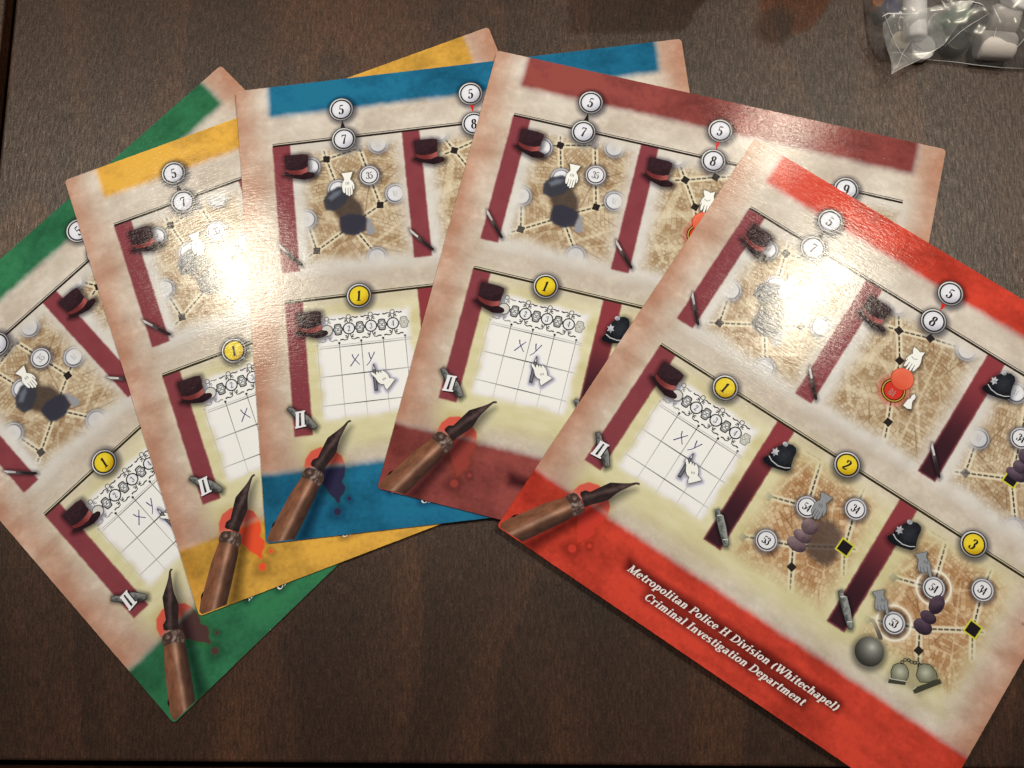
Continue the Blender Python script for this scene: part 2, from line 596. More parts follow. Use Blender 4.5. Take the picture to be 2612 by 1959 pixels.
# soft marks under the crisp drawings ---------------------------------
LINES = [(21.65, 11.7, 149.0), (79.0, 11.9, 149.0)]
RIB = []     # x, y0, y1, police?
for k in range(3):
    RIB.append((11.7 + 46 * k - (.1 if k == 1 else 0), 23.1, 69.0, k == 2))
    RIB.append((11.9 + 45.8 * k, 80.5, 126.1, k > 0))
for x, y0, y1, police in RIB:
    m = 1 - sstep(-.35, .42, box(x, y0 - .6, x + 6.15, y1) + (N3 - .5) * .3)
    m = m * sstep(y0 - .6, y0 - .2, Y)
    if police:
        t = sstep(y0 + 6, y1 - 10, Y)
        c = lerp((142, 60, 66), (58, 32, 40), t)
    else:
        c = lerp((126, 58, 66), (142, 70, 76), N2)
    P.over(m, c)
    if police:
        rim = m * sstep(-.75, -.1, box(x, y0, x + 6.15, y1))
        P.over(rim * .8, (138, 62, 68))

# bands
shade = (0.80 + 0.40 * (N1 - .3) + .26 * (NST - .5) + .14 * (N3 - .5))
bt = (1 - sstep(-1.1, 2.2, np.abs(X - 81) - 69.4 + (N2 - .5) * .5)) * (1 - sstep(-1.2, 2.4, Y - 11.2 + (N2 - .5) * .9))
bb = sstep(-2.2, 1.2, Y - 137.6 + (N2 - .5) * .9)
bm = np.maximum(bt, bb)
P.over(bm, np.clip(255 * np.stack([shade * 1.06, shade * 1.03, shade], -1), 0, 262))
P.A = np.maximum(P.A, bm)
tintb = 1 - sstep(0, 7, np.minimum(X, CW - X) + (N1 - .5) * 6)
P.mul(tintb * bb * .35, (.9, .8, .78))

# ink splash by the pen: red ink laid over paper or over the band
INK = [(14.2, 136.9), (15.0, 133.8), (17.0, 131.4), (20.3, 130.4), (24.0, 131.6), (27.0, 134.1), (27.9, 136.9), (27.9, 139.0),
       (27.5, 141.1), (26.5, 142.6), (27.6, 144.8), (26.7, 146.8), (25.6, 147.7), (25.2, 149.3), (24.4, 149.9), (23.6, 148.0),
       (22.0, 146.3), (20.8, 144.0), (19.4, 141.8)]
P.poly(INK, (1.0, .95, .72), 2.2, .7, True, .6)
INKM = 1 - sstep(-.22, .22, poly_sdf(np.array(INK), X, Y))
for cx, cy, r in ((28.4, 148.5, .75), (24.2, 152.3, 1.3)):
    P.disc(cx, cy, r * 2.2, (.66, .62, .66), r * 1.2, .5, True)
    INKM = np.maximum(INKM, 1 - sstep(r - .22, r + .22, np.hypot(X - cx, Y - cy)))
P.over(INKM * (1 - P.A), (214, 92, 76), keep_band=True)
INKB_ = INKM * P.A
P.over(INKB_, (250, 250, 250), keep_band=True)
# pen's printed drop shadow
P.poly([(31, 125), (27, 133), (22, 143), (14, 160), (9, 161), (17, 146), (22, 137), (27, 127)], (.34, .33, .38), 2.4, .74, True)

# dark glow behind the title
m = (1 - sstep(-1.5, 2.8, box(42, 145.6, 119.5, 147.8))) * .9
P.mul(m, (.40, .36, .42))
m = (1 - sstep(-1.5, 2.8, box(52, 150.2, 110, 152.4))) * .8
P.mul(m, (.42, .38, .44))

# badge shadows
BADGE = [(37.0, 11.6, '5', 0), (37.0, 22.9, '7', 0), (83.2, 11.4, '5', 0), (83.2, 22.8, '8', 0), (129.5, 22.3, '9', 0),
         (37.5, 80.2, '1', 1), (83.7, 80.0, '2', 1), (129.9, 79.6, '3', 1)]
for x, y, t, kind in BADGE:
    P.disc(x + .35, y + .5, 5.3, (.45, .45, .5), 1.3, .85, True)
DISC = [(44.8, 37.4, '35'), (126.0, 41.3, '34'), (79.9, 98.9, '54'), (93.2, 90.8, '34'), (74.6, 115.3, '53'),
        (126.2, 98.6, '54'), (139.2, 90.6, '34'), (121.2, 115.0, '53')]
for x, y, t in DISC:
    P.disc(x + .2, y + .3, 4.5, (.52, .52, .6), .9, .8, True)
for x, y in ((126.2, 98.6), (121.2, 115.0)):       # white halo rings
    P.disc(x, y, 5.3, (.80, .78, .76), 1.6, .8, True)
    P.ring(x, y, 5.4, .5, (255, 252, 240), .35, .95)
    P.ring(x, y, 5.5, 1.6, (255, 250, 230), .8, .45)
P.disc(83.9, 50.4, 5.0, (196, 84, 70), 1.6, .7)

# hats, hands etc. cast printed shadows
HAT = [(15.7, 84.5), (16.0, 83.9), (18.5, 83.75), (21.9, 83.8), (23.8, 84.2), (24.0, 85.5), (23.7, 88), (23.6, 89.4), (23.7, 90.7), (25.4, 91.1),
       (25.9, 91.9), (25.5, 92.7), (23.7, 93.2), (22.0, 93.4), (19.5, 92.7), (17.0, 91.9), (14.9, 90.6), (15.6, 90.2), (16.1, 89.6), (15.9, 87.5)]
HATBAND = [(15.95, 88.8), (17.6, 89.5), (19.7, 89.7), (21.8, 89.5), (23.55, 88.8), (23.6, 90.6), (21.3, 91.35), (18.9, 91.2), (17.9, 90.9), (16.2, 90.1)]
HATS = [(0.1, 0.0), (-.1, -57.2), (45.7, -57.3)]
HELM = [(107.4, 33.5), (107.6, 32.7), (108.4, 31.5), (108.4, 30.2), (109.1, 28.1), (110.0, 26.5), (111.5, 24.9), (113.1, 24.3), (114.6, 24.6),
        (115.3, 25.7), (115.5, 27.5), (115.9, 29.5), (116.7, 31.6), (115.9, 32.8), (113.4, 33.7), (110.1, 34.4), (108.3, 34.2)]
HELMS = [(0, 0), (-47.4, 59.9), (-1.4, 59.4)]


def sh(p, dx, dy):
    return [(x + dx, y + dy) for x, y in p]


for d in HATS:
    P.poly(sh(HAT, d[0] + .3, d[1] + .3), (.34, .32, .36), 1.3, .8, True, .8)
for d in HELMS:
    P.poly(sh(HELM, d[0] + .3, d[1] + .3), (.36, .36, .40), 1.3, .75, True, .7)

OPEN = [(35.1, 35.5), (39.0, 35.4), (38.4, 37.0), (37.95, 38.0), (38.9, 39.2), (39.25, 40.4), (39.15, 41.7), (38.85, 41.9), (38.65, 41.0),
        (38.35, 43.4), (38.05, 43.8), (37.75, 43.5), (37.72, 42.0), (37.6, 43.8), (37.15, 44.15), (36.85, 43.9), (36.95, 42.0), (36.75, 43.5), (36.35, 43.7),
        (36.05, 43.3), (36.15, 41.6), (35.85, 42.7), (35.45, 42.9), (35.1, 42.2), (34.95, 40.3), (35.1, 39.2), (35.95, 37.9), (35.7, 36.9)]
POINT = [(39.3, 107.3), (39.5, 107.15), (39.8, 107.3), (41.0, 108.35), (40.9, 107.4), (41.2, 107.2), (41.5, 107.5), (42.0, 108.1), (41.85, 107.4),
         (42.1, 107.2), (42.4, 107.5), (42.8, 108.0), (42.7, 107.3), (42.9, 107.0), (43.4, 107.2), (44.3, 107.9), (45.0, 109.0), (45.2, 109.9),
         (46.1, 110.1), (47.1, 110.5), (45.6, 112.2), (44.1, 113.8), (43.5, 112.9), (43.3, 111.8), (42.2, 111.6), (41.3, 110.8), (40.9, 110.0),
         (40.6, 109.3), (39.3, 107.9)]
PENCIL = [(40.0, 106.1), (40.3, 104.5), (40.75, 106.1), (40.8, 107.2), (40.95, 113.5), (40.0, 113.6), (39.9, 109.9), (39.9, 107.3)]
PALM = [(82.2, 34.0), (83.7, 34.1), (84.7, 34.5), (86.1, 33.7), (86.0, 35.4), (86.6, 37.2), (86.8, 38.6), (86.2, 41.2), (85.7, 41.3), (85.5, 39.6), (85.2, 41.7), (84.7, 41.8),
        (84.5, 39.8), (84.1, 41.9), (83.6, 41.8), (83.6, 39.7), (83.0, 41.4), (82.5, 41.2), (82.4, 39.6), (82.0, 39.0), (82.3, 37.4), (83.0, 36.1), (82.5, 35.2)]
GPOINT = [(116.1, 92.7), (118.8, 90.0), (119.5, 91.7), (121.3, 92.6), (122.1, 93.6), (123.9, 95.9), (123.7, 96.3), (123.3, 96.3), (121.95, 94.9), (121.9, 95.7), (121.5, 95.8), (121.2, 95.5),
          (121.1, 96.4), (120.6, 96.5), (120.3, 96.1), (120.1, 96.7), (119.5, 96.5), (119.0, 96.1), (118.2, 94.6), (117.9, 93.6)]
WPAWN = [(90.2, 47.7), (90.9, 48.1), (91.1, 49.0), (90.8, 49.9), (91.0, 50.8), (91.8, 52.6), (90.6, 53.2), (89.0, 53.0), (89.2, 50.6), (89.8, 49.6), (89.7, 48.5)]
GTOK = [(42.0, 53.4), (43.2, 52.9), (44.2, 53.6), (44.0, 55.0), (44.9, 56.5), (45.2, 58.6), (43.0, 59.2), (41.9, 58.4), (42.4, 56.2), (41.8, 55.0)]


def grey_open(dx, dy, rot=-.05, s=1.03):
    c, s_ = math.cos(rot) * s, math.sin(rot) * s
    return [(83.4 + dx + c * (x - 37) - s_ * (y - 39.5), 96.2 + dy + s_ * (x - 37) + c * (y - 39.5)) for x, y in OPEN]


GOPEN = grey_open(0, 0)
GP2 = [(112.3 + (x - 116.9), 111.0 + (y - 93.4)) for x, y in GPOINT]
GP2 = [(x - .7, y + .2) for x, y in GP2]
HANDS_W = [OPEN, PALM]
for p in (OPEN, PALM, POINT, PENCIL, WPAWN, GOPEN, GPOINT, GP2):
    P.poly(sh(p, .3, .35), (.30, .29, .30), 1.0, .62, True, .5)
P.poly(GTOK, (150, 154, 164), .35, .9)

# motion-smeared pawns (soft, so they are part of the sheet's print)
P.poly([(29.0, 43.6), (37.2, 42.8), (41.2, 47.2), (42.6, 54), (38, 58.6), (33.2, 57), (32.6, 51.5), (30.0, 48)], (70, 58, 52), 1.1, .88, False, -.2)
P.poly([(28.0, 44.6), (29.8, 41.9), (33.6, 40.2), (36.8, 40.9), (37.4, 43.6), (35.5, 46.8), (31.6, 48.8), (28.6, 48.2)], (58, 60, 70), .45, .94)
P.poly([(29.6, 43.9), (32, 42.0), (34.6, 41.6), (33.6, 43.3), (30.8, 45.0)], (122, 130, 142), .7, .75)
P.poly([(33.2, 51.6), (36, 50.6), (40, 51.2), (42.4, 52.6), (42.0, 57.2), (38.4, 58.5), (35.0, 58.0), (33.2, 56.6)], (54, 54, 68), .5, .94)
P.poly([(85.0, 99.9), (89.2, 98.2), (93.7, 99.8), (95.0, 103.2), (96.2, 107.6), (95.0, 111.5), (91.0, 112.4), (86.3, 111.4), (85, 107)], (84, 68, 62), 1.5, .84)

for x, y, *_ in ((10.9, 117), ):
    pass
KNIFE = [(56.7, 58.3), (57.5, 58.8), (60.0, 61.6), (64.6, 66.6), (64.5, 67.4), (63.6, 67.0), (59.3, 62.6), (57.2, 60.2)]
KNIVES = [-45.6, 0.0, 46.0]
WHIST = [(55.9, 116.2), (56.6, 115.3), (57.4, 115.7), (58.0, 116.5), (58.9, 116.2), (62.0, 119.3), (65.0, 122.8), (65.2, 124.0), (64.4, 124.4), (63.1, 123.5), (60.3, 121), (58.0, 118.7), (57.0, 117.7)]
KNOB = [(10.1, 116.5), (10.9, 115.7), (12.2, 116.5), (12.9, 117.3), (14.4, 117.7), (17.0, 119.6), (18.6, 121.6), (19.6, 123.2), (18.9, 124.3), (17.6, 123.8), (16.4, 122.9), (13.7, 121.3), (12.4, 119.6), (11.2, 118.0)]
for dx in KNIVES:
    P.poly(sh(KNIFE, dx + .2, .2), (.35, .33, .36), .9, .6, True, .5)
for dx in (0, 45.9):
    P.poly(sh(WHIST, dx + .2, .3), (.32, .34, .34), 1.0, .7, True, .6)
P.poly(sh(KNOB, .3, .4), (.30, .30, .30), 1.1, .75, True, .7)
P.disc(119.4, 127.4, 5.6, (.40, .40, .42), 1.4, .75, True)
P.poly([(128, 131.5), (127.6, 126), (130, 122), (134, 120.5), (139, 120.2), (142.6, 122.6), (138.5, 129.5), (134, 129)], (.66, .65, .60), 1.4, .6, True, .5)

# sheet colour arrays
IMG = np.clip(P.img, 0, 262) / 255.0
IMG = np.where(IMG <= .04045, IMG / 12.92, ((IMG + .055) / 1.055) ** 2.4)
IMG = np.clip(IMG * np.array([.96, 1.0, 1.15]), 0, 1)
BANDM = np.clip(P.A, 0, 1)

# region of every cell: 0 sheet, 1.. cut-out printed areas (all in one plane)
XC, YC = (X[:-1, :-1] + X[1:, 1:]) / 2, (Y[:-1, :-1] + Y[1:, 1:]) / 2
REG = np.zeros(XC.shape, int)
NAMES = ['printed_sheet']


def region(name, mask):
    NAMES.append(name)
    REG[mask] = len(NAMES) - 1


for k_ in 'abcde':
    x0, y0, x1, y1 = MAP_RECT[k_]
    region('map_panel', (XC > x0) & (XC < x1) & (YC > y0) & (YC < y1))
region('drawing_pad', (XC > PAD[0]) & (XC < PAD[2]) & (YC > PAD[1]) & (YC < PAD[3]))
for x, y0, y1, police in RIB:
    region('ribbon', (XC > x) & (XC < x + 6.15) & (YC > y0 - .3) & (YC < y1))
region('colour_band', (np.abs(XC - 81) < 69.4) & (YC < 11.4))
region('colour_band', YC > 137.4)
ink_c = poly_sdf(np.array(INK), XC, YC) < 0
region('ink_splash', ink_c)
region('ink_drop', np.hypot(XC - 28.4, YC - 148.5) < .8)
region('ink_drop', np.hypot(XC - 24.2, YC - 152.3) < 1.35)

# rounded corners of the sheet
RC = 1.3
VX, VY = X.copy(), Y.copy()
for cx, cy, sx_, sy_ in ((RC, RC, -1, -1), (CW - RC, RC, 1, -1), (RC, CW - RC, -1, 1), (CW - RC, CW - RC, 1, 1)):
    dx, dy = (VX - cx), (VY - cy)
    inq = (dx * sx_ > 0) & (dy * sy_ > 0)
    d = np.hypot(dx, dy)
    k = np.where(inq & (d > RC), RC / np.maximum(d, 1e-9), 1)
    VX, VY = np.where(inq, cx + dx * k, VX), np.where(inq, cy + dy * k, VY)
# the die-cut edge is never perfectly straight
on_e = np.minimum(np.minimum(X, CW - X), np.minimum(Y, CW - Y)) < 1e-6
wob = (fbm(X, Y, 1.1, 3, 77) - .5) * .16
VX, VY = VX + on_e * wob, VY + on_e * wob

TH = 0.55       # card thickness, mm
IDX = np.arange((NG + 1) ** 2).reshape(NG + 1, NG + 1)


def sheet_part(i):
    ii, jj = np.nonzero(REG == i)
    q = np.stack([IDX[ii, jj], IDX[ii + 1, jj], IDX[ii + 1, jj + 1], IDX[ii, jj + 1]], 1)
    used, inv_ = np.unique(q, return_inverse=True)
    q = inv_.reshape(q.shape)
    co = np.stack([(VX.ravel()[used] - 80) * MM, (80 - VY.ravel()[used]) * MM, np.zeros(len(used))], 1)
    col = np.concatenate([IMG.reshape(-1, 3)[used], np.ones((len(used), 1))], 1)
    bnd = BANDM.ravel()[used]
    ink = np.clip(INKB_, 0, 1).ravel()[used]
    nf = len(q)
    loops = q.ravel()
    starts, mats = list(range(0, 4 * nf, 4)), [0] * nf
    if i == 0:      # give the sheet its thickness: skirt and back
        ring = np.concatenate([IDX[0, :-1], IDX[:-1, -1], IDX[-1, :0:-1], IDX[:0:-1, 0]])
        n = len(ring)
        rc = np.stack([(VX.ravel()[ring] - 80) * MM, (80 - VY.ravel()[ring]) * MM, np.zeros(n)], 1)
        lo = rc.copy()
        lo[:, 2] = -TH * MM
        b0 = len(co)
        co = np.concatenate([co, rc, lo])
        col = np.concatenate([col, np.ones((2 * n, 4))])
        bnd = np.concatenate([bnd, np.zeros(2 * n)])
        ink = np.concatenate([ink, np.zeros(2 * n)])
        k = np.arange(n)
        kk = (k + 1) % n
        sk = np.stack([b0 + k, b0 + kk, b0 + n + kk, b0 + n + k], 1)
        loops = np.concatenate([loops, sk.ravel(), (b0 + n + k)])
        starts += list(range(4 * nf, 4 * nf + 4 * n, 4)) + [4 * nf + 4 * n]
        mats += [1] * (n + 1)
    me = bpy.data.meshes.new(NAMES[i])
    me.vertices.add(len(co))
    me.vertices.foreach_set('co', co.astype(np.float32).ravel())
    me.loops.add(len(loops))
    me.loops.foreach_set('vertex_index', loops.astype(np.int32))
    me.polygons.add(len(starts))
    me.polygons.foreach_set('loop_start', starts)
    me.materials.append(M_INK)
    me.materials.append(M_CORE)
    me.polygons.foreach_set('material_index', mats)
    me.update(calc_edges=True)
    at = me.attributes.new('Col', 'FLOAT_COLOR', 'POINT')
    at.data.foreach_set('color', col.astype(np.float32).ravel())
    ab = me.attributes.new('Band', 'FLOAT', 'POINT')
    ab.data.foreach_set('value', bnd.astype(np.float32))
    ai = me.attributes.new('Ink', 'FLOAT', 'POINT')
    ai.data.foreach_set('value', ink.astype(np.float32))
    return me


# ------------------------------------------------------------------ crisp printed pieces
def tri_fill(polys, step=None):
    """triangles of the union of polygons (mm), optionally with inner points"""
    vs_, fs = [], []
    for p in polys:
        if sum(p[i - 1][0] * p[i][1] - p[i][0] * p[i - 1][1] for i in range(len(p))) < 0:
            p = p[::-1]
        b = len(vs_)
        vs_ += [Vector((float(x), float(y))) for x, y in p]
        fs.append(list(range(b, b + len(p))))
    if step:
        pp = np.array([v[:] for v in vs_])
        gx, gy = np.meshgrid(np.arange(pp[:, 0].min() + step / 2, pp[:, 0].max(), step), np.arange(pp[:, 1].min() + step / 2, pp[:, 1].max(), step))
        ins = np.zeros(gx.shape, bool)
        for p in polys:
            ins |= poly_sdf(np.array(p, float), gx, gy) < -step * .3
        vs_ += [Vector((float(x), float(y))) for x, y in zip(gx[ins], gy[ins])]
    r = delaunay_2d_cdt(vs_, [], fs, 1, 1e-4)
    return np.array([v[:] for v in r[0]]), [tuple(f) for f, src in zip(r[2], r[5]) if len(src)]


def drawing(name, items, layer):
    """one printed piece: items = (polys, colour or function, step); returns a mesh lying just above the sheet"""
    V_, F_, C_ = [], [], []
    for n, it in enumerate(items):
        polys, colr = it[0], it[1]
        step = it[2] if len(it) > 2 else None
        v, f = tri_fill(polys, step)
        b = sum(len(q) for q in V_)
        z = np.full((len(v), 1), (0.018 * layer + 0.006 * n))
        V_.append(np.concatenate([v, z], 1))
        F_ += [tuple(b + i for i in t) for t in f]
        if callable(colr):
            c = lin(np.clip(colr(v[:, 0], v[:, 1]), 0, 255))
        else:
            c = np.tile(lin(colr), (len(v), 1))
        C_.append(c)
    V_, C_ = np.concatenate(V_), np.clip(np.concatenate(C_) * np.array([.96, 1.0, 1.15]), 0, 1)
    co = np.stack([(V_[:, 0] - 80) * MM, (80 - V_[:, 1]) * MM, V_[:, 2] * MM], 1)
    # faces must look up
    out = []
    for t in F_:
        p0, p1, p2 = co[t[0]], co[t[1]], co[t[2]]
        n_ = (p1[0] - p0[0]) * (p2[1] - p0[1]) - (p1[1] - p0[1]) * (p2[0] - p0[0])
        out.append(t if n_ > 0 else t[::-1])
    me = bpy.data.meshes.new(name)
    me.from_pydata(co.tolist(), [], out)
    me.materials.append(M_INK)
    at = me.attributes.new('Col', 'FLOAT_COLOR', 'POINT')
    at.data.foreach_set('color', np.concatenate([C_, np.ones((len(C_), 1))], 1).astype(np.float32).ravel())
    me.update()
    return me


def circ(cx, cy, r, n=36, rx=None):
    return [(cx + (rx or r) * math.cos(t), cy + r * math.sin(t)) for t in (2 * math.pi * i / n for i in range(n))]


def annulus(cx, cy, r0, r1, n=36):
    """quads between two radii"""
    o, i = circ(cx, cy, r1, n), circ(cx, cy, r0, n)
    return [[o[k], o[(k + 1) % n], i[(k + 1) % n], i[k]] for k in range(n)]


def stroke(pts, w0, w1=None, n=1):
    """quads along a polyline of width w0 (tapering to w1)"""
    w1 = w0 if w1 is None else w1
    p = np.array(pts, float)
    d = np.zeros_like(p)
    d[1:-1] = p[2:] - p[:-2]
    d[0], d[-1] = p[1] - p[0], p[-1] - p[-2]
    d /= np.linalg.norm(d, axis=1)[:, None] + 1e-9
    nn = np.stack([-d[:, 1], d[:, 0]], 1)
    t = np.linspace(0, 1, len(p))[:, None]
    w = w0 + (w1 - w0) * t
    A_, B_ = p + nn * w / 2, p - nn * w / 2
    return [[tuple(A_[i]), tuple(A_[i + 1]), tuple(B_[i + 1]), tuple(B_[i])] for i in range(len(p) - 1)]


def nib(pts, T, t):
    """broad pen: upright strokes thick, level ones thin (glyph units)"""
    p = np.array(pts, float)
    d = np.zeros_like(p)
    d[1:-1] = p[2:] - p[:-2]
    d[0], d[-1] = p[1] - p[0], p[-1] - p[-2]
    d /= np.linalg.norm(d, axis=1)[:, None] + 1e-9
    nn = np.stack([-d[:, 1], d[:, 0]], 1)
    w = (t + (T - t) * np.abs(d[:, 1:2]) ** 1.6)
    A_, B_ = p + nn * w / 2, p - nn * w / 2
    return [[tuple(A_[i]), tuple(A_[i + 1]), tuple(B_[i + 1]), tuple(B_[i])] for i in range(len(p) - 1)]


def arc(cx, cy, rx, ry, a0, a1, n=14):
    return [(cx + rx * math.cos(math.radians(a0 + (a1 - a0) * i / n)), cy + ry * math.sin(math.radians(a0 + (a1 - a0) * i / n))) for i in range(n + 1)]


def glyph(ch, T=.19, t=.065):
    """(quads, advance): bold roman letters and digits, cap height 1, y up"""
    S = lambda p: nib(p, T, t)
    bar = lambda x0, x1, y, w=t: stroke([(x0, y), (x1, y)], w)
    v = lambda x, y0, y1: stroke([(x, y0), (x, y1)], T)
    ser = lambda x, y, w=.17: stroke([(x - w, y), (x + w, y)], t)
    dg = lambda x0, y0, x1, y1, w: stroke([(x0, y0), (x1, y1)], w)
    X_ = .66
    if ch == ' ': return [], .30
    if ch == 'o': return S(arc(.27, .33, .19, .31, 0, 360, 22)), .56
    if ch == 'e': return S(arc(.27, .33, .18, .31, 5, 325, 20)) + bar(.1, .46, .36), .52
    if ch == 'c': return S(arc(.27, .33, .18, .31, 45, 320, 18)) + [circ(.41, .53, .075, 10)], .50
    if ch == 'a': return S(arc(.22, .2, .14, .18, 0, 360, 16)) + v(.41, .05, .5) + S(arc(.25, .48, .16, .16, 0, 150, 8)) + bar(.41, .56, .04), .58
    if ch == 'n': return v(.16, 0, X_) + S([(.2, .5)] + arc(.33, .48, .13, .17, 130, 0, 8)) + v(.46, 0, .48) + ser(.16, .03, .13) + ser(.46, .03, .13) + bar(.02, .16, X_ - .03), .64
    if ch == 'm': return v(.16, 0, X_) + S([(.2, .5)] + arc(.33, .48, .12, .17, 130, 0, 8)) + v(.45, 0, .48) + S([(.49, .5)] + arc(.62, .48, .12, .17, 130, 0, 8)) + v(.74, 0, .48) + ser(.16, .03, .12) + ser(.45, .03, .12) + ser(.74, .03, .12) + bar(.02, .16, X_ - .03), .92
    if ch == 'h': return v(.16, 0, 1) + S([(.2, .5)] + arc(.33, .48, .13, .17, 130, 0, 8)) + v(.46, 0, .48) + ser(.16, .03, .13) + ser(.46, .03, .13) + bar(.02, .16, .97), .64
    if ch == 'r': return v(.16, 0, X_) + S(arc(.34, .44, .16, .2, 150, 60, 6)) + [circ(.41, .57, .085, 10)] + ser(.16, .03, .14) + bar(.02, .16, X_ - .03), .48
    if ch == 'l': return v(.17, 0, 1) + ser(.17, .03, .15) + bar(.02, .17, .97), .34
    if ch == 'i': return v(.17, 0, X_) + ser(.17, .03, .15) + bar(.02, .17, X_ - .03) + [circ(.17, .88, .105, 12)], .34
    if ch == 't': return v(.2, .1, .88) + bar(.04, .38, X_ - .04) + S(arc(.3, .14, .1, .13, 180, 320, 6)), .40
    if ch == 'p': return v(.16, -.3, X_) + S(arc(.31, .33, .17, .3, 150, -150, 14)) + ser(.16, -.28, .14) + bar(.02, .16, X_ - .03), .60
    if ch == 'v': return dg(.1, X_, .27, 0, T) + dg(.44, X_, .28, 0, t * 1.4) + ser(.1, X_ - .03, .1) + ser(.44, X_ - .03, .1), .54
    if ch == 's': return S(arc(.22, .49, .13, .15, 40, 265, 10)) + stroke([(.15, .4), (.31, .27)], T) + S(arc(.22, .18, .15, .16, 85, -140, 10)), .46
    if ch == 'g': return S(arc(.24, .45, .15, .2, 0, 360, 16)) + S(arc(.26, -.12, .2, .15, 0, 360, 16)) + S([(.14, .28), (.12, .16), (.2, .09), (.36, .06)]) + bar(.34, .5, .6), .54
    if ch == 'M': return v(.17, 0, 1)[:0] + stroke([(.15, 0), (.15, 1)], t * 1.2) + dg(.16, .98, .48, .02, T) + dg(.78, .98, .48, .02, t * 1.3) + v(.80, 0, 1) + ser(.15, .03, .13) + ser(.8, .03, .16) + bar(.02, .2, .97) + bar(.74, .96, .97), .98
    if ch == 'P': return v(.2, 0, 1) + S(arc(.34, .74, .24, .24, 90, -90, 12)) + bar(.2, .36, .97) + bar(.2, .36, .5) + ser(.2, .03, .18) + bar(.04, .2, .97), .68
    if ch == 'H': return v(.2, 0, 1) + v(.66, 0, 1) + bar(.2, .66, .52) + ser(.2, .03) + ser(.66, .03) + ser(.2, .97) + ser(.66, .97), .87
    if ch == 'D': return v(.2, 0, 1) + S(arc(.3, .5, .42, .47, 90, -90, 16)) + bar(.04, .32, .97) + bar(.04, .32, .03), .82
    if ch == 'C': return S(arc(.42, .5, .32, .47, 40, 320, 20)) + stroke([(.67, .62), (.67, .97)], t), .76
    if ch == 'I': return v(.21, 0, 1) + ser(.21, .03) + ser(.21, .97), .43
    if ch == 'W': return dg(.12, 1, .32, 0, T) + dg(.55, .95, .34, 0, t * 1.3) + dg(.5, 1, .72, 0, T) + dg(.98, 1, .74, 0, t * 1.3) + ser(.12, .97, .13) + ser(.5, .97, .12) + ser(.98, .97, .1), 1.06
    if ch == '(': return S(arc(.42, .38, .3, .62, 130, 230, 12)), .36
    if ch == ')': return S(arc(-.06, .38, .3, .62, 50, -50, 12)), .36
    if ch == '1': return v(.25, 0, 1) + dg(.08, .83, .25, .97, t) + ser(.25, .03, .2), .5
    if ch == '2': return S(arc(.24, .73, .18, .24, 165, -25, 12) + [(.3, .42), (.07, .08)]) + bar(.05, .46, .06, .13) + [circ(.11, .74, .08, 10)] + dg(.45, .05, .46, .22, t), .5
    if ch == '3': return S(arc(.23, .75, .17, .22, 150, -80, 12)) + S(arc(.22, .28, .21, .27, 80, -150, 14)) + [circ(.09, .8, .075, 10), circ(.06, .2, .085, 10)], .5
    if ch == '4': return dg(.34, .99, .03, .3, t) + bar(.01, .5, .29) + v(.36, 0, 1) + ser(.36, .03, .13), .52
    if ch == '5': return bar(.12, .45, .93, .12) + stroke([(.12, .95), (.10, .5)], t) + S(arc(.22, .3, .21, .28, 125, -150, 16)) + [circ(.07, .18, .085, 10)], .5
    if ch == '7': return bar(.05, .48, .93, .11) + stroke([(.46, .92), (.31, .5), (.24, .02)], .075, .22) + stroke([(.06, .95), (.06, .74)], t), .5
    if ch == '8': return S(arc(.25, .76, .155, .21, 0, 360, 18)) + S(arc(.25, .27, .2, .26, 0, 360, 18)), .5
    if ch == '9': return S(arc(.24, .68, .19, .29, 0, 360, 20)) + S([(.42, .7)] + arc(.2, .45, .22, .42, 10, -100, 10)) + [circ(.13, .12, .08, 10)], .5
    return [], .4


def text_quads(s, x, y, h, width=None, slant=0.0, T=.19, t=.065, track=0.0):
    """quads in card mm (y down); x,y = left end of the baseline"""
    out, pen = [], 0.0
    for ch in s:
        q, adv = glyph(ch, T, t)
        out += [[(pen + px + slant * py, py) for px, py in p] for p in q]
        pen += adv + track
    k = (width / (pen * h)) if width else 1.0
    return [[(x + px * h * k, y - py * h) for px, py in p] for p in out], pen * h * k


def centred(s, cx, cy, h, slant=0.0, squeeze=1.0, T=.19, t=.065):
    _, w = text_quads(s, 0, 0, h, None, 0, T, t)
    q, _ = text_quads(s, cx - w * squeeze / 2 - slant * h / 2, cy + h / 2, h, w * squeeze, slant, T, t)
    return q


PARTS = []   # (name, mesh, parent index or None, label or None)


def add(name, items, layer=1, parent=None, label=None):
    PARTS.append((name, drawing(name, items, layer), parent, label))
    return len(PARTS) - 1


INKB = (40, 34, 30)
# rules
for y, x0, x1 in LINES:
    c1 = (48, 42, 22) if y > 50 else (44, 36, 30)
    add('ruled_line', [([[(x0, y - .05), (x1, y - .05), (x1, y + .2), (x0, y + .2)]], c1)], 1)
    add('ruled_line', [([[(x0, y + .5), (x1, y + .5), (x1, y + 1.25), (x0, y + 1.25)]], c1)], 1)
# arrows between badges
add('arrow', [([[(37, 15.6), (38.0, 19.0), (36.0, 19.0)]], (40, 34, 32))], 1)
add('arrow', [([[(82.4, 15.4), (84.1, 15.4), (83.3, 18.7)]], (206, 44, 40))], 1)
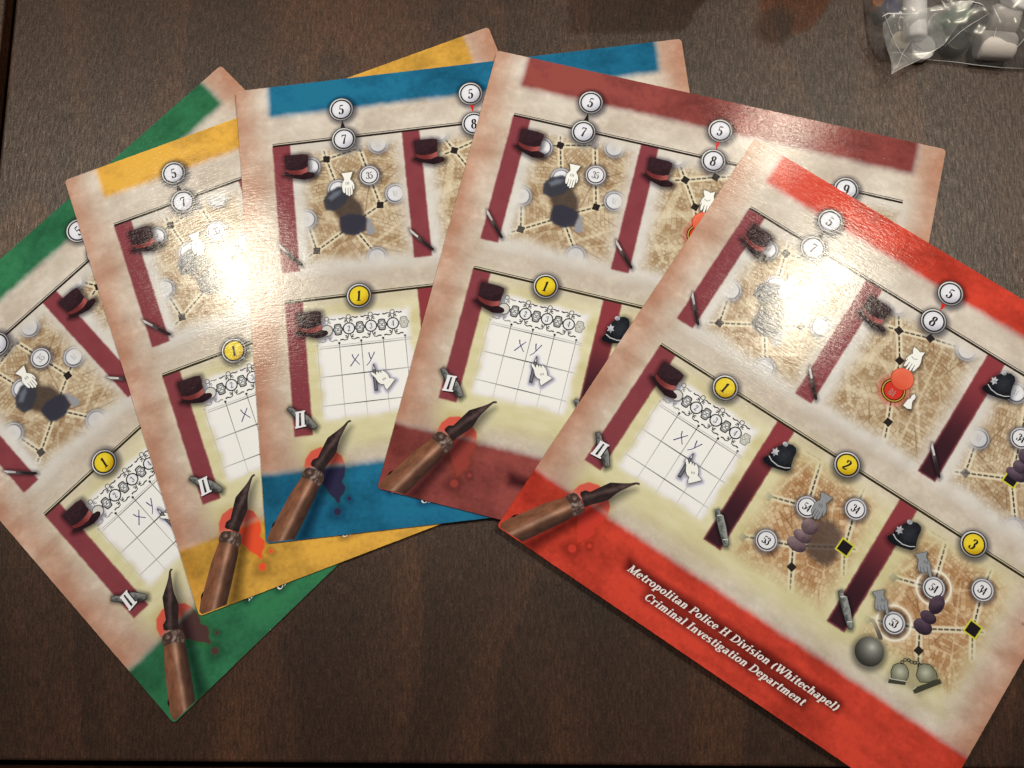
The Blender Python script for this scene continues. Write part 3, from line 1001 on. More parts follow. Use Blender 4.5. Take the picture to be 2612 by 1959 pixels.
# numbered badges
for x, y, t, kind in BADGE:
    f0, f1 = ((238, 214, 56), (196, 160, 26)) if kind else ((232, 234, 242), (186, 188, 200))

    def face(px, py, x=x, y=y, f0=f0, f1=f1):
        g = np.clip(((px - x) * .6 + (py - y)) / 3.4, 0, 1) ** 1.5
        k = np.clip((np.hypot(px - x, py - y) - 2.0) / 1.6, 0, 1) * .25
        return lerp(f0, f1, np.clip(g + k, 0, 1))

    def metal(px, py, x=x, y=y):
        g = np.clip(.5 - ((px - x) + (py - y)) / 10, 0, 1)
        return lerp((140, 140, 142), (226, 226, 222), g)
    b = add('number_badge', [(annulus(x, y, 4.12, 4.4), (60, 58, 60)), (annulus(x, y, 3.72, 4.12), metal),
                             (annulus(x, y, 3.2, 3.72), (44, 40, 38)), ([circ(x, y, 3.2)], face, .6)], 3)
    add('numeral', [(centred(t, x, y + .05, 3.55, .16 if kind else .08, .95, .21, .075), (40, 34, 36))], 5, b)
# numbered discs on the maps
for x, y, t in DISC:
    b = add('map_number', [(annulus(x, y, 3.4, 3.65), (112, 110, 118)), (annulus(x, y, 3.05, 3.4), (208, 208, 212)),
                           (annulus(x, y, 2.62, 3.05), lambda px, py, x=x, y=y: lerp((120, 120, 128), (52, 52, 60), np.clip(.5 + (py - y) / 4, 0, 1))),
                           ([circ(x, y, 2.62)], (230, 231, 234))], 2)
    add('numeral', [(centred(t, x, y, 2.55, .04, .92, .2, .07), (52, 50, 56))], 3, b)
rd = add('map_number', [(annulus(83.9, 50.4, 3.75, 4.1), (60, 40, 20)), (annulus(83.9, 50.4, 3.4, 3.75), (196, 168, 70)),
                        (annulus(83.9, 50.4, 3.0, 3.4), (70, 34, 20)), ([circ(83.9, 50.4, 3.0)], (212, 56, 44))], 2)
add('numeral', [(centred('84', 83.9, 51.3, 2.3, .1, .9), (244, 226, 214))], 3, rd)
add('red_token', [([circ(84.4, 45.6, 3.85, 40)], (176, 60, 44)), ([circ(84.4, 45.5, 3.62, 40)], lambda x, y: lerp((218, 92, 66), (236, 118, 88), np.clip(.5 - (y - 45.7) / 6 + (vnoise(x, y, .5, 5) - .5) * .5, 0, 1)), .5)], 4)

# black squares
for x, y, r in ((30.3, 29.6, .05), (47.6, 48.7, .05), (24.3, 62.6, .05), (75.3, 31.9, .35), (85.2, 28.5, .3), (80.6, 40.6, .25), (87.7, 60.5, .15),
                (85.6, 118.0, .22), (131.8, 118.0, .22)):
    add('map_square', [([rot_sq(x, y, 1.15, r)], (44, 38, 36) if y != 62.6 else (84, 78, 74))], 2)
for x, y in ((96.5, 103.3), (142.6, 102.9), (129.8, 54.7)):
    add('map_square', [([rot_sq(x, y, 2.35, .06)], (206, 204, 66)), ([rot_sq(x, y, 1.85, .06)], (34, 28, 34))], 2, None, 'yellow outlined black square')


# hats
def felt(px, py):
    g = np.clip((py - 84) / 9, 0, 1)
    n = vnoise(px, py, 1.6, 61)
    return lerp((58, 38, 44), (34, 20, 24), np.clip(g * .8 + (n - .5) * .6, 0, 1))


for dx, dy in HATS:
    f = lambda px, py, dx=dx, dy=dy: felt(px - dx, py - dy)
    h_ = add('top_hat', [([sh(HAT, dx, dy)], f, .5)], 3)
    add('hat_band', [([sh(HATBAND, dx, dy)], lambda px, py, dx=dx: lerp((112, 48, 48), (170, 92, 88), sstep(19, 23.6, px - dx)), .5)], 4, h_)


def helm_col(px, py):
    d = np.hypot((px - 112.5) / 3.4, (py - 28.6) / 4.0)
    n = vnoise(px, py, 1.4, 62)
    return lerp((50, 54, 60), (22, 24, 30), np.clip(d * .8 + (n - .5) * .4, 0, 1))


STAR = [(109.6 + (1.35 if i % 2 == 0 else .75) * math.cos(i * math.pi / 6 + .3), 29.4 + (1.6 if i % 2 == 0 else .95) * math.sin(i * math.pi / 6 + .3)) for i in range(12)]
for dx, dy in HELMS:
    h_ = add('police_helmet', [([sh(HELM, dx, dy)], lambda px, py, dx=dx, dy=dy: helm_col(px - dx, py - dy), .5)], 3)
    add('helmet_star', [([sh(STAR, dx, dy)], lambda px, py: lerp((120, 122, 130), (214, 216, 222), vnoise(px, py, 1.3, 63)), .35)], 4, h_)
    add('helmet_knob', [([sh(circ(111.0, 25.4, .75, 12, .9), dx, dy)], lambda px, py: lerp((120, 124, 132), (200, 204, 210), vnoise(px, py, 1.3, 64)), .35)], 4, h_)
    add('helmet_strap', [(stroke(sh([(108.5, 31.6), (110.1, 32.5), (112.6, 32.8), (114.8, 32.2), (116.3, 31.2)], dx, dy), .34, .26), (196, 198, 200))], 4, h_)

# gloved hands
GW, GG, GO = (246, 247, 250), (146, 150, 154), (38, 38, 42)


def hand(p, c, name, marks, grow=.17, outl=GO):
    ctr = np.mean(np.array(p), 0)
    big = []
    q = np.array(p)
    e0 = np.roll(q, -1, 0) - np.roll(q, 1, 0)
    nn = np.stack([e0[:, 1], -e0[:, 0]], 1)
    nn /= np.linalg.norm(nn, axis=1)[:, None] + 1e-9
    area = np.sum(q[:, 0] * np.roll(q[:, 1], -1) - np.roll(q[:, 0], -1) * q[:, 1])
    big = [tuple(v) for v in (q + nn * grow * (1 if area > 0 else -1))]
    segs = []
    for i in range(len(p)):
        segs += stroke([p[i], p[(i + 1) % len(p)]], grow * 2)
    h_ = add(name, [(segs + [p], outl), ([p], c)], 4)
    if marks:
        add('glove_stitch', [(sum([stroke(m_, .16) for m_ in marks], []), (60, 60, 64) if c == GW else (84, 86, 92))], 6, h_)
    return h_


hand(OPEN, GW, 'gloved_hand', [[(36.4, 38.9), (36.4, 39.9)], [(36.9, 38.8), (36.9, 39.9)], [(37.4, 38.9), (37.4, 39.9)],
      [(36.08, 41.0), (36.0, 43.3)], [(36.98, 41.1), (36.82, 43.7)], [(37.75, 41.1), (37.7, 43.5)], [(38.55, 40.4), (38.62, 41.7)]], .1, (96, 88, 82))
hand(PALM, GW, 'gloved_hand', [[(83.1, 37.2), (84.2, 37.6), (85.2, 37.0)], [(83.55, 39.2), (83.3, 41.4)], [(84.5, 39.2), (84.4, 41.7)], [(85.45, 39.2), (85.4, 41.4)], [(82.45, 38.6), (82.4, 39.6)]], .1, (96, 88, 82))
tf = lambda x, y: (83.4 + (x - 37) * 1.03, 96.2 + (y - 39.5) * 1.03)
hand(GOPEN, GG, 'gloved_hand', [[tf(36.4, 38.9), tf(36.4, 39.9)], [tf(36.9, 38.8), tf(36.9, 39.9)], [tf(37.4, 38.9), tf(37.4, 39.9)], [tf(36.08, 41.0), tf(36.0, 43.3)], [tf(36.98, 41.1), tf(36.82, 43.7)], [tf(37.75, 41.1), tf(37.7, 43.5)], [tf(38.55, 40.4), tf(38.62, 41.7)]], .14, (74, 74, 80))
for p, dx, dy in ((GPOINT, 0, 0), (GP2, -5.3, 17.8)):
    hand(p, GG, 'gloved_hand', [[(119.3 + dx, 92.8 + dy), (119.9 + dx, 93.6 + dy)], [(119.8 + dx, 92.6 + dy), (120.4 + dx, 93.4 + dy)], [(120.3 + dx, 92.4 + dy), (120.9 + dx, 93.2 + dy)],
                              [(121.1, 94.0), (121.9, 95.0)] if not dx else [(121.1 + dx, 94.0 + dy), (121.9 + dx, 95.0 + dy)], [(120.3 + dx, 94.8 + dy), (121.0 + dx, 95.8 + dy)], [(119.5 + dx, 95.2 + dy), (120.1 + dx, 96.3 + dy)]], .14, (74, 74, 80))
# pencil and writing hand
pc = add('pencil', [(sum([stroke([PENCIL[i], PENCIL[(i + 1) % len(PENCIL)]], .22) for i in range(len(PENCIL))], []) + [PENCIL], (50, 50, 54)),
                    ([[(40.05, 106.6), (40.65, 106.6), (40.8, 113.3), (40.1, 113.4)]], (112, 114, 120)),
                    ([[(40.3, 105.0), (40.65, 106.3), (40.05, 106.3)]], (220, 220, 222))], 3)
hand(POINT, GW, 'gloved_hand', [[(42.9, 109.9), (43.3, 110.5)], [(43.3, 109.7), (43.7, 110.3)], [(43.7, 109.5), (44.1, 110.1)]], .15)

# pad: columns, rows, pin heads
for i in range(5):
    x = 21.9 + 7.5 * i
    op = (190, 192, 190) if i == 0 else ((110, 112, 116) if i == 4 else (62, 64, 68))
    add('pad_line', [([[(x - .11, 96), (x + .11, 96), (x + .11, 121.5 - (i == 0) * 4), (x - .05, 122.5 - (i == 0) * 4), (x - .11, 121)]],
                      lambda px, py, op=op: lerp(op, (214, 214, 206), sstep(113, 122, py)), 2.0)], 1)
    add('pin_head', [([circ(x, 95.9, .42, 14)], op)], 2)
for y, x0, x1, w in ((97.3, 22.6, 54.5, .3), (107.0, 22.2, 54.0, .36), (116.9, 22.2, 53.5, .3)):
    add('pad_line', [([[(x0, y - w / 2), (x1, y - w / 2), (x1, y + w / 2), (x0, y + w / 2)], [(x0 - .01, y - w / 2 + .02), (38, y - w / 2), (38, y + w / 2), (x0 - .01, y)]],
                      lambda px, py, x0=x0, x1=x1: lerp((58, 60, 64), (206, 206, 200), np.maximum(1 - sstep(x0, x0 + 2.2, px), sstep(x1 - 3, x1, px))), 1.2)], 2)
add('pad_line', [([[(23, 96.55), (54, 96.55), (54, 96.72), (23, 96.72)]], (168, 170, 172))], 1)
add('handwritten_letter', [(stroke([(33.4, 100.3), (33.75, 101.5), (34.3, 102.3), (35.7, 104.1)], .34, .24) + stroke([(35.7, 100.5), (34.3, 102.2), (32.5, 104.4)], .26, .34), (62, 50, 128))], 3)
add('handwritten_letter', [(stroke([(39.1, 100.3), (39.3, 101.6), (39.65, 102.7)], .38, .28) + stroke([(41.1, 100.3), (39.7, 102.7), (39.0, 103.8), (38.0, 104.7)], .32, .2), (62, 50, 128))], 3)

# ornamental chain of numbers along the pad
KD = (30, 32, 34)
for i, (cx, tx) in enumerate(((25.6, ''), (33.1, '2'), (40.65, '3'), (48.15, '4'))):
    op = KD if i else (120, 120, 118)
    cy = 91.2
    b = add('chain_disc', [(annulus(cx, cy, 1.7, 2.12, 24), op), ([circ(cx, cy, 1.72, 24)], (236, 237, 240) if i else (214, 212, 206))], 2)
    if tx:
        add('numeral', [(centred(tx, cx, cy, 2.0, .04, .9, .15, .06), (70, 70, 74))], 3, b)
    add('chain_ring', [(annulus(cx + .1, cy - 4.1, .58, .86, 16), (112, 114, 114))], 2)
    for sx_ in (-1, 1):
        for sy_ in (-1, 1):
            ox, oy = cx + sx_ * 1.15, cy + sy_ * 2.85
            sp = [(ox + sx_ * .62 * k_ * math.cos(t), oy + sy_ * .62 * k_ * math.sin(t)) for k_, t in ((.15, 0), (.4, 1.4), (.55, 2.8), (.75, 4.2), (.95, 5.4))]
            tail = [(cx + sx_ * .25, cy + sy_ * 2.1), (cx + sx_ * .8, cy + sy_ * 3.7), (cx + sx_ * 1.7, cy + sy_ * 3.9), (cx + sx_ * 2.5, cy + sy_ * 3.55), (cx + sx_ * 3.3, cy + sy_ * 3.75)]
            add('scroll', [(stroke(sp, .42, .3) + stroke(tail, .26, .46), (46, 48, 48) if i else (150, 150, 146))], 2)
for i in range(4):
    cx, cy = 29.35 + 7.52 * i, 91.2
    op = KD if i < 3 else (150, 152, 146)
    sh8 = []
    for dx, dy in ((-1.75, 0), (-1.15, -.75), (-1.0, -1.75), (0, -1.9), (1.0, -1.75), (1.15, -.75), (1.75, 0), (1.15, .75), (1.0, 1.75), (0, 1.9), (-1.0, 1.75), (-1.15, .75)):
        sh8.append((cx + dx, cy + dy))
    inner = [(cx + (x - cx) * .62, cy + (y - cy) * .62) for x, y in sh8]
    q = []
    for k_ in range(12):
        q += stroke([sh8[k_], sh8[(k_ + 1) % 12]], .36)
    mid = []
    for k_ in range(12):
        mid += stroke([inner[k_], inner[(k_ + 1) % 12]], .15)
    b = add('chain_shield', [([sh8], (172, 174, 174) if i < 3 else (214, 214, 204)), ([inner], (232, 233, 234) if i < 3 else (222, 222, 208)), (q + mid, op)], 2)
    add('cross_flower', [([circ(cx + .32 * a_, cy + .38 * b_, .19, 10) for a_, b_ in ((1, 1), (1, -1), (-1, 1), (-1, -1))] + stroke([(cx - .4, cy - .5), (cx + .4, cy + .5)], .14) + stroke([(cx - .4, cy + .5), (cx + .4, cy - .5)], .14), op)], 4, b)


# whistles, knives, lens knob and numeral two
def steel(x0, y0, x1, y1, dk, lt):
    d = np.array([x1 - x0, y1 - y0]) / math.hypot(x1 - x0, y1 - y0)

    def f(px, py):
        s = -(px - x0) * d[1] + (py - y0) * d[0]
        n = vnoise(px, py, 1.8, 71)
        return lerp(dk, lt, np.clip(.5 - s * .45 + (n - .5) * 1.1, 0, 1))
    return f


for dx in (0, 45.9):
    w_ = add('whistle', [(sum([stroke([sh(WHIST, dx, 0)[i], sh(WHIST, dx, 0)[(i + 1) % len(WHIST)]], .3) for i in range(len(WHIST))], []) + [sh(WHIST, dx, 0)], (48, 50, 50)),
                         ([sh(WHIST, dx, 0)], steel(56 + dx, 116, 64.5 + dx, 124, (66, 70, 68), (150, 154, 150)), .4)], 3)
    add('whistle_ring', [(stroke(sh([(57.3, 117.4), (58.5, 116.4)], dx, 0), .3), (206, 208, 204)), (stroke(sh([(62.9, 122.9), (64.3, 121.9)], dx, 0), .34), (206, 208, 204))], 5, w_)
for dx in KNIVES:
    k_ = add('knife', [([sh(KNIFE, dx, 0)], lambda px, py, dx=dx: lerp((92, 84, 82), (44, 36, 38), sstep(59.5, 61.5, px - dx)), .5)], 3)
    add('knife_blade', [([sh([(56.75, 58.4), (57.4, 58.9), (59.7, 61.5), (59.4, 62.0), (57.3, 60.0)], dx, 0)], lambda px, py: lerp((176, 172, 172), (236, 234, 232), vnoise(px, py, 1.2, 9)), .4)], 4, k_)
kb = add('pistol_lens', [(sum([stroke([KNOB[i], KNOB[(i + 1) % len(KNOB)]], .35) for i in range(len(KNOB))], []) + [KNOB], (40, 40, 42)),
                         ([KNOB], steel(11, 117, 18.5, 123.5, (52, 54, 54), (134, 136, 134)), .4),
                         ([circ(18.55, 123.3, .6, 12)], (112, 110, 104))], 3)
PARTS[kb] = ('whistle', PARTS[kb][1], None, None)
IIP = []
for x0, x1, dx in ((13.5, 12.9, 0), (15.2, 14.8, 0)):
    IIP += [[(x0 - .55, 117.9), (x0 + .55, 117.8), (x1 + .75, 123.0), (x1 - .35, 123.1)]]
IIP += [[(12.7, 117.85), (16.0, 117.5), (16.05, 118.05), (12.75, 118.4)], [(12.3, 122.75), (16.0, 122.4), (16.05, 122.95), (12.35, 123.35)]]
add('numeral', [([[(x + .35, y + .35) for x, y in p] for p in IIP], (28, 26, 26)), (IIP, (238, 238, 240))], 6, kb)

# ball and chain, handcuffs
add('iron_ball', [([circ(119.2, 126.9, 4.55, 48)], lambda px, py: lerp((214, 216, 204), (54, 54, 50), np.clip(np.hypot(px - 119.2, py - 125.2) / 5.6, 0, 1) ** .6), .45)], 3)
add('ball_shackle', [([[(114.2, 118.3), (115.2, 117.5), (116.6, 118.0), (117.8, 118.9), (120.3, 120.6), (120.8, 121.5), (119.7, 122.0), (117.9, 120.5), (116.2, 119.2)]],
                      lambda px, py: lerp((176, 164, 140), (96, 92, 84), sstep(115.5, 119.5, px)), .5)], 3)
CUFFS = [([(129.1, 129.9), (127.9, 128.3), (127.6, 126.3), (128.6, 124.8), (130.4, 124.2), (132.2, 125.2), (133.0, 127.0), (132.8, 128.5)], [(128.3, 130.5), (133.2, 128.3), (133.5, 129.4), (128.8, 131.8)]),
         ([(134.5, 123.2), (134.2, 121.8), (135.2, 120.6), (137.0, 119.9), (139.2, 120.6), (140.7, 122.1), (139.2, 124.4), (136.8, 125.9), (135.0, 125.0)], [(136.1, 129.3), (136.6, 128.0), (141.4, 121.8), (142.6, 122.6), (137.9, 129.2), (137.1, 130.1)])]
for i, (lp, br) in enumerate(CUFFS):
    cen = np.mean(np.array(lp), 0)
    c_ = add('handcuff', [(sum([stroke([lp[k], lp[(k + 1) % len(lp)]], .55) for k in range(len(lp))], []) + [lp], (70, 72, 60)),
                          ([lp], lambda px, py, cen=cen: lerp((196, 198, 176), (122, 124, 104), np.clip(np.hypot(px - cen[0], py - cen[1]) / 2.6, 0, 1)), .4)], 3)
    add('cuff_bar', [([br], (66, 66, 54)), (stroke([br[0], br[1]], .3), (190, 190, 176))], 5, c_)
CH = [(129.3, 123.9), (129.7, 122.8), (130.7, 122.3), (131.7, 122.3), (132.6, 121.9), (133.4, 121.4), (134.2, 121.6)]
for k, (x, y) in enumerate(CH):
    add('chain_link', [(annulus(x, y, .28, .62, 12), (92, 94, 80) if k % 2 else (64, 66, 54))], 3)


# pawns
def pawn(name, p, c0, c1, x0):
    def f(px, py):
        s = np.clip((px - x0) / 5, 0, 1)
        return lerp(c0, c1, np.clip(s + (vnoise(px, py, .9, 81) - .5) * .5, 0, 1))
    return add(name, [([p], f, .5)], 3)


def beads(name, parts, c0, c1):
    """turned pawn: overlapping rounded beads, each lit from the upper left in the print"""
    items = []
    for cx, cy, rx, ry in parts:
        f = lambda px, py, cx=cx, cy=cy, rx=rx, ry=ry: lerp(c0, c1, np.clip(.45 + ((px - cx) / rx + (py - cy) / ry) * .42 + np.hypot((px - cx) / rx, (py - cy) / ry) ** 3 * .25 + (vnoise(px, py, .9, 81) - .5) * .35, 0, 1))
        items.append(([circ(cx, cy, ry, 26, rx)], f, .45))
    return add(name, items, 3)


beads('pawn', [(130.4, 52.6, 3.5, 2.0), (130.3, 49.6, 2.5, 2.2), (130.5, 45.6, 2.9, 2.6)], (112, 94, 108), (54, 42, 56))
beads('pawn', [(83.2, 111.0, 3.3, 2.2), (83.4, 107.8, 3.1, 1.9), (83.8, 103.9, 2.7, 2.6)], (146, 124, 128), (76, 60, 68))
beads('pawn', [(129.2, 110.9, 3.1, 2.4), (129.2, 107.4, 2.7, 1.9), (129.5, 102.6, 2.3, 3.2)], (96, 78, 92), (46, 34, 48))
add('pawn', [(sum([stroke([WPAWN[i], WPAWN[(i + 1) % len(WPAWN)]], .24) for i in range(len(WPAWN))], []) + [WPAWN], (50, 46, 46)), ([WPAWN], (244, 244, 246))], 3)

# dip pen
NIBP = [(31.3, 123.0), (30.9, 122.45), (29.9, 122.8), (28.4, 124.2), (26.8, 125.3), (22.9, 127.6), (21.7, 129.5), (19.1, 133.8), (17.4, 134.3), (16.5, 135.7),
        (17.0, 136.5), (17.7, 136.8), (18.6, 137.7), (20.4, 138.9), (21.2, 137.6), (22.6, 136.0), (24.1, 134.4), (25.5, 132.5), (26.4, 129.7), (27.2, 127.9), (29.3, 124.6), (30.2, 123.4)]
FERR = [(14.8, 137.0), (15.8, 136.8), (17.7, 137.5), (19.9, 138.6), (20.8, 139.8), (20.5, 141.5), (19.4, 143.3), (18.4, 143.2), (17.0, 141.7), (15.1, 140.4), (13.3, 139.7), (13.4, 138.6)]
BODY = [(13.4, 139.5), (15.1, 140.2), (17.1, 141.5), (18.9, 143.2), (17.9, 145.6), (15.2, 150.2), (12.6, 154.6), (9.5, 159.6), (5.0, 159.7), (1.0, 159.6), (.5, 158.4), (2.1, 155.1), (3.8, 152.8), (6.3, 149.0), (8.9, 145.0)]


def across(px, py):
    ax, ay, bx, by = 16.3, 141.0, 4.5, 160.0
    L = math.hypot(bx - ax, by - ay)
    return ((px - ax) * -(by - ay) + (py - ay) * (bx - ax)) / L / -3.2, ((px - ax) * (bx - ax) + (py - ay) * (by - ay)) / L


def body_col(px, py):
    s, u = across(px, py)
    n = fbm(px * .9 + py * .5, py * .4, .9, 3, 91)
    hl = np.exp(-((s - .05) / .26) ** 2)
    c = lerp((128, 84, 62), (62, 44, 38), np.clip(s * .9 + .1, 0, 1))
    c = c * (1 - .62 * hl[..., None]) + np.array((198, 160, 138)) * .62 * hl[..., None]
    return c * (0.72 + .55 * n[..., None])


def nib_col(px, py):
    n = fbm(px, py, .8, 3, 93)
    s = (px - 24) * .75 + (py - 131) * .65
    hl = np.exp(-((s + .6) / .8) ** 2)
    return lerp((44, 34, 34), (112, 92, 90), np.clip(hl * .55 + (n - .5) * .7, 0, 1))


pn = add('dip_pen', [([BODY], body_col, .45), ([[(2.0, 155.3), (2.6, 153.8), (3.7, 152.8), (3.0, 154.4)]], (34, 20, 18))], 4)
add('pen_nib', [([NIBP], nib_col, .45)], 5, pn)
add('pen_ferrule', [([FERR], lambda px, py: lerp((74, 56, 50), (196, 180, 170), np.clip((fbm(px, py, 1.4, 3, 95) - .42) * 2.2 - np.abs((px - 17.4) * .8 + (py - 140.2) * .6) * .12, 0, 1)), .4)], 6, pn)

# title
WHT = (238, 232, 226)
q, _ = text_quads('Metropolitan Police H Division (Whitechapel)', 42.4, 148.25, 2.55, 77.2, .26, .175, .075, .035)
add('title_line', [(q, WHT)], 3)
q, _ = text_quads('Criminal Investigation Department', 51.6, 152.75, 2.55, 58.6, .26, .175, .075, .035)
add('title_line', [(q, WHT)], 3)
add('side_print', [(annulus(154.9, 92.6, .3, .5, 12), (90, 50, 44))], 2)

# ------------------------------------------------------------------ the five cards
POSE = [('green', -226.8408, 53.073, 0.7746), ('yellow', -165.4659, 121.5105, 0.364), ('blue', -106.0268, 154.1984, 0.1155),
        ('maroon', -12.6318, 168.5555, -0.2449), ('red', 76.9784, 134.0506, -0.5892)]
LABELS = {
    'green': 'square player aid card with green colour bands, lowest in the fan at the far left',
    'yellow': 'square player aid card with yellow colour bands between the green and blue cards',
    'blue': 'square player aid card with blue colour bands in the middle of the fan',
    'maroon': 'square player aid card with dark maroon bands between the blue and red cards',
    'red': 'square player aid card with bright red bands and title lettering, topmost of the fan'}
ZTOP = [0.62, 1.24, 1.86, 2.48, 3.10]
SHEETS = [sheet_part(i) for i in range(len(NAMES))]


def corners(x0, y0, r, g=0.0):
    c, s = math.cos(r), math.sin(r)
    return [(x0 + c * u + s * v, y0 + s * u - c * v) for u, v in ((-g, -g), (CW + g, -g), (CW + g, CW + g), (-g, CW + g))]


def under(k, pts_local):
    """True if every point of a printed piece of card k lies well beneath a higher card"""
    _, x0, y0, r = POSE[k]
    c, s = math.cos(r), math.sin(r)
    px = x0 + c * pts_local[:, 0] - s * pts_local[:, 1]
    py = y0 + s * pts_local[:, 0] + c * pts_local[:, 1]
    hid = np.zeros(len(px), bool)
    for j in range(k + 1, 5):
        hid |= poly_sdf(np.array(corners(*POSE[j][1:])), px, py) < -2.0
    return hid.all()


def local_pts(me):
    n = len(me.vertices)
    a_ = np.empty(n * 3, np.float32)
    me.vertices.foreach_get('co', a_)
    a_ = a_.reshape(-1, 3)[:: max(1, n // 200)]
    return np.stack([a_[:, 0] / MM + 80, a_[:, 1] / MM - 80], 1)


LP = [local_pts(me) for me in SHEETS]
PP = [local_pts(p[1]) for p in PARTS]
proto, proto_parts = None, None
for k, (cname, x0, y0, r) in enumerate(POSE):
    c, s = math.cos(r), math.sin(r)
    root = empty('player_aid_card', LABELS[cname], 'card', 'player aid cards fanned on the table')
    root.location = ((x0 + c * 80 + s * 80) * MM, (y0 + s * 80 - c * 80) * MM, ZTOP[k] * MM)
    root.rotation_euler = (0, 0, r)
    for i, me in enumerate(SHEETS):
        if i and under(k, LP[i]):
            continue
        o = link(bpy.data.objects.new(NAMES[i], me))
        o.parent = root
        o.material_slots[0].link = 'OBJECT'
        o.material_slots[0].material = M_BAND[cname]
    made = {}
    for i, (name, me, par, lab) in enumerate(PARTS):
        if name == 'title_line' and cname == 'maroon':
            continue
        if under(k, PP[i]) or (par is not None and par not in made):
            continue
        o = link(bpy.data.objects.new(name, me))
        o.parent = made[par] if par is not None else root
        if lab:
            o['label'] = lab
        made[i] = o

# ------------------------------------------------------------------ bag of wooden pieces at the far right
def lathe(name, prof, mat, seg=40, parent=None):
    """surface of revolution round Z; prof = [(r, z)] mm"""
    V_, F_ = [], []
    for r, z in prof:
        for i in range(seg):
            t = 2 * math.pi * i / seg
            V_.append((r * math.cos(t) * MM, r * math.sin(t) * MM, z * MM))
    n = len(prof)
    for k in range(n - 1):
        for i in range(seg):
            j = (i + 1) % seg
            F_.append((k * seg + i, k * seg + j, (k + 1) * seg + j, (k + 1) * seg + i))
    F_.append(tuple(range(seg))[::-1])
    F_.append(tuple((n - 1) * seg + i for i in range(seg)))
    return mesh_object(name, V_, F_, mat, parent, True)


def piece(name, label, cat, mat, r, h, loc, axis=(0, 0, 1), bev=.7, group=None):
    prof = [(r - bev, -h / 2)] + [(r - bev + bev * math.sin(t), -h / 2 + bev - bev * math.cos(t)) for t in (.5, 1.05, 1.57)] + \
           [(r - bev + bev * math.cos(t), h / 2 - bev + bev * math.sin(t)) for t in (0, .5, 1.05)] + [(r - bev, h / 2)]
    o = lathe(name, prof, mat)
    o.location = [v * MM for v in loc]
    o.rotation_mode = 'QUATERNION'
    o.rotation_quaternion = Vector(axis).to_track_quat('Z', 'Y')
    tag(o, label, cat, group)
    return o


PW = plain_material('white_painted_wood', (246, 246, 250), .45, .5, (900, .00008), .03)
PF = plain_material('film_greyed_white_wood', (188, 182, 182), .5, .4, (900, .00008), .05)  # the white paint, greyed in colour for the dimming under frosted film
PB = plain_material('bare_beige_wood', (214, 198, 172), .6, .4, (1200, .0001), .10)
PG = plain_material('dark_green_paint', (22, 104, 48), .35, .5, None, .05)
PK = plain_material('black_paint', (22, 21, 24), .35, .5, None, .05)
PN = plain_material('navy_paint', (52, 54, 96), .4, .5, None, .05)
PR = plain_material('brown_wood', (150, 92, 58), .5, .4, None, .10)
GP = 'wooden playing pieces in the clear bag'
piece('wooden_cylinder', 'white wooden cylinder lying upright in the bag beside the dark green one', 'game piece', PW, 3.9, 17, (133.2, 177.0, 7.6), (.02, 1, .10), 1.2, GP)
piece('wooden_disc', 'small beige wooden disc by the left corner fold of the bag', 'game piece', PB, 3.3, 4, (129.2, 169.6, 3.2), (-.15, -.1, 1), .6, GP)
piece('wooden_disc', 'pale wooden disc between the white cylinder and the bag corner flap', 'game piece', PW, 4.4, 4, (136.6, 167.3, 2.8), (.1, -.2, 1), .6, GP)
piece('wooden_cylinder', 'dark green wooden cylinder lying right of the white cylinder', 'game piece', PG, 2.9, 12, (145.8, 175.6, 7.6), (1, .47, 0), .5, GP)
piece('wooden_disc', 'black wooden disc against the end of the dark green cylinder', 'game piece', PK, 3.0, 3.2, (139.6, 174.2, 6.0), (1, .47, 0), .6, GP)
piece('wooden_barrel', 'small black wooden barrel beyond the dark green cylinder', 'game piece', PK, 3.1, 6, (153.9, 178.6, 7.0), (.5, .5, .6), 1.0, GP)
piece('wooden_disc', 'navy blue wooden disc near the left side of the bag', 'game piece', PN, 3.4, 5, (126.0, 181.3, 4.6), (.3, -.2, 1), .6, GP)
piece('wooden_disc', 'brown wooden disc at the left edge of the bag by the navy disc', 'game piece', PR, 2.0, 4, (121.8, 183.6, 3.2), (.1, .2, 1), .5, GP)
piece('wooden_cylinder', 'squat white wooden cylinder nearest the front seam of the bag', 'game piece', PF, 4.9, 12.5, (161.0, 166.6, 5.2), (1, -.10, .03), 1.6, GP)
piece('wooden_cylinder', 'grey white wooden cylinder stacked behind the squat white one', 'game piece', PF, 4.8, 9.5, (163.6, 175.0, 8.0), (.9, -.25, .2), 1.4, GP)
piece('wooden_disc', 'bright white wooden disc at the top right of the bag contents', 'game piece', PW, 6.6, 6, (167.5, 181.5, 13.0), (.1, -.2, 1), .9, GP)
piece('wooden_disc', 'black wooden disc lying low in front of the dark green cylinder', 'game piece', PK, 4.6, 4, (148.6, 169.6, 2.6), (.05, .1, 1), .7, GP)
piece('wooden_disc', 'black wooden disc between the squat white cylinder and the black disc', 'game piece', PK, 3.6, 4, (152.4, 174.6, 3.4), (.1, .1, 1), .7, GP)

bag = empty('plastic_bag', 'clear plastic zip bag holding small wooden pieces at the top right', 'bag')
M_FILM = film_material('clear_plastic_film', .10, (.78, .78, .79))
M_CREASE = film_material('creased_plastic_film', .55, (1, 1, 1), .9)  # milky white stands in for the highlights along the folds


def film(name, outline, hf, step=.7, mat=None):
    v, f = tri_fill([outline], step)
    z = hf(v[:, 0], v[:, 1])
    return mesh_object(name, [(x * MM, y * MM, h * MM) for (x, y), h in zip(v, z)], f, mat or M_FILM, bag, True)


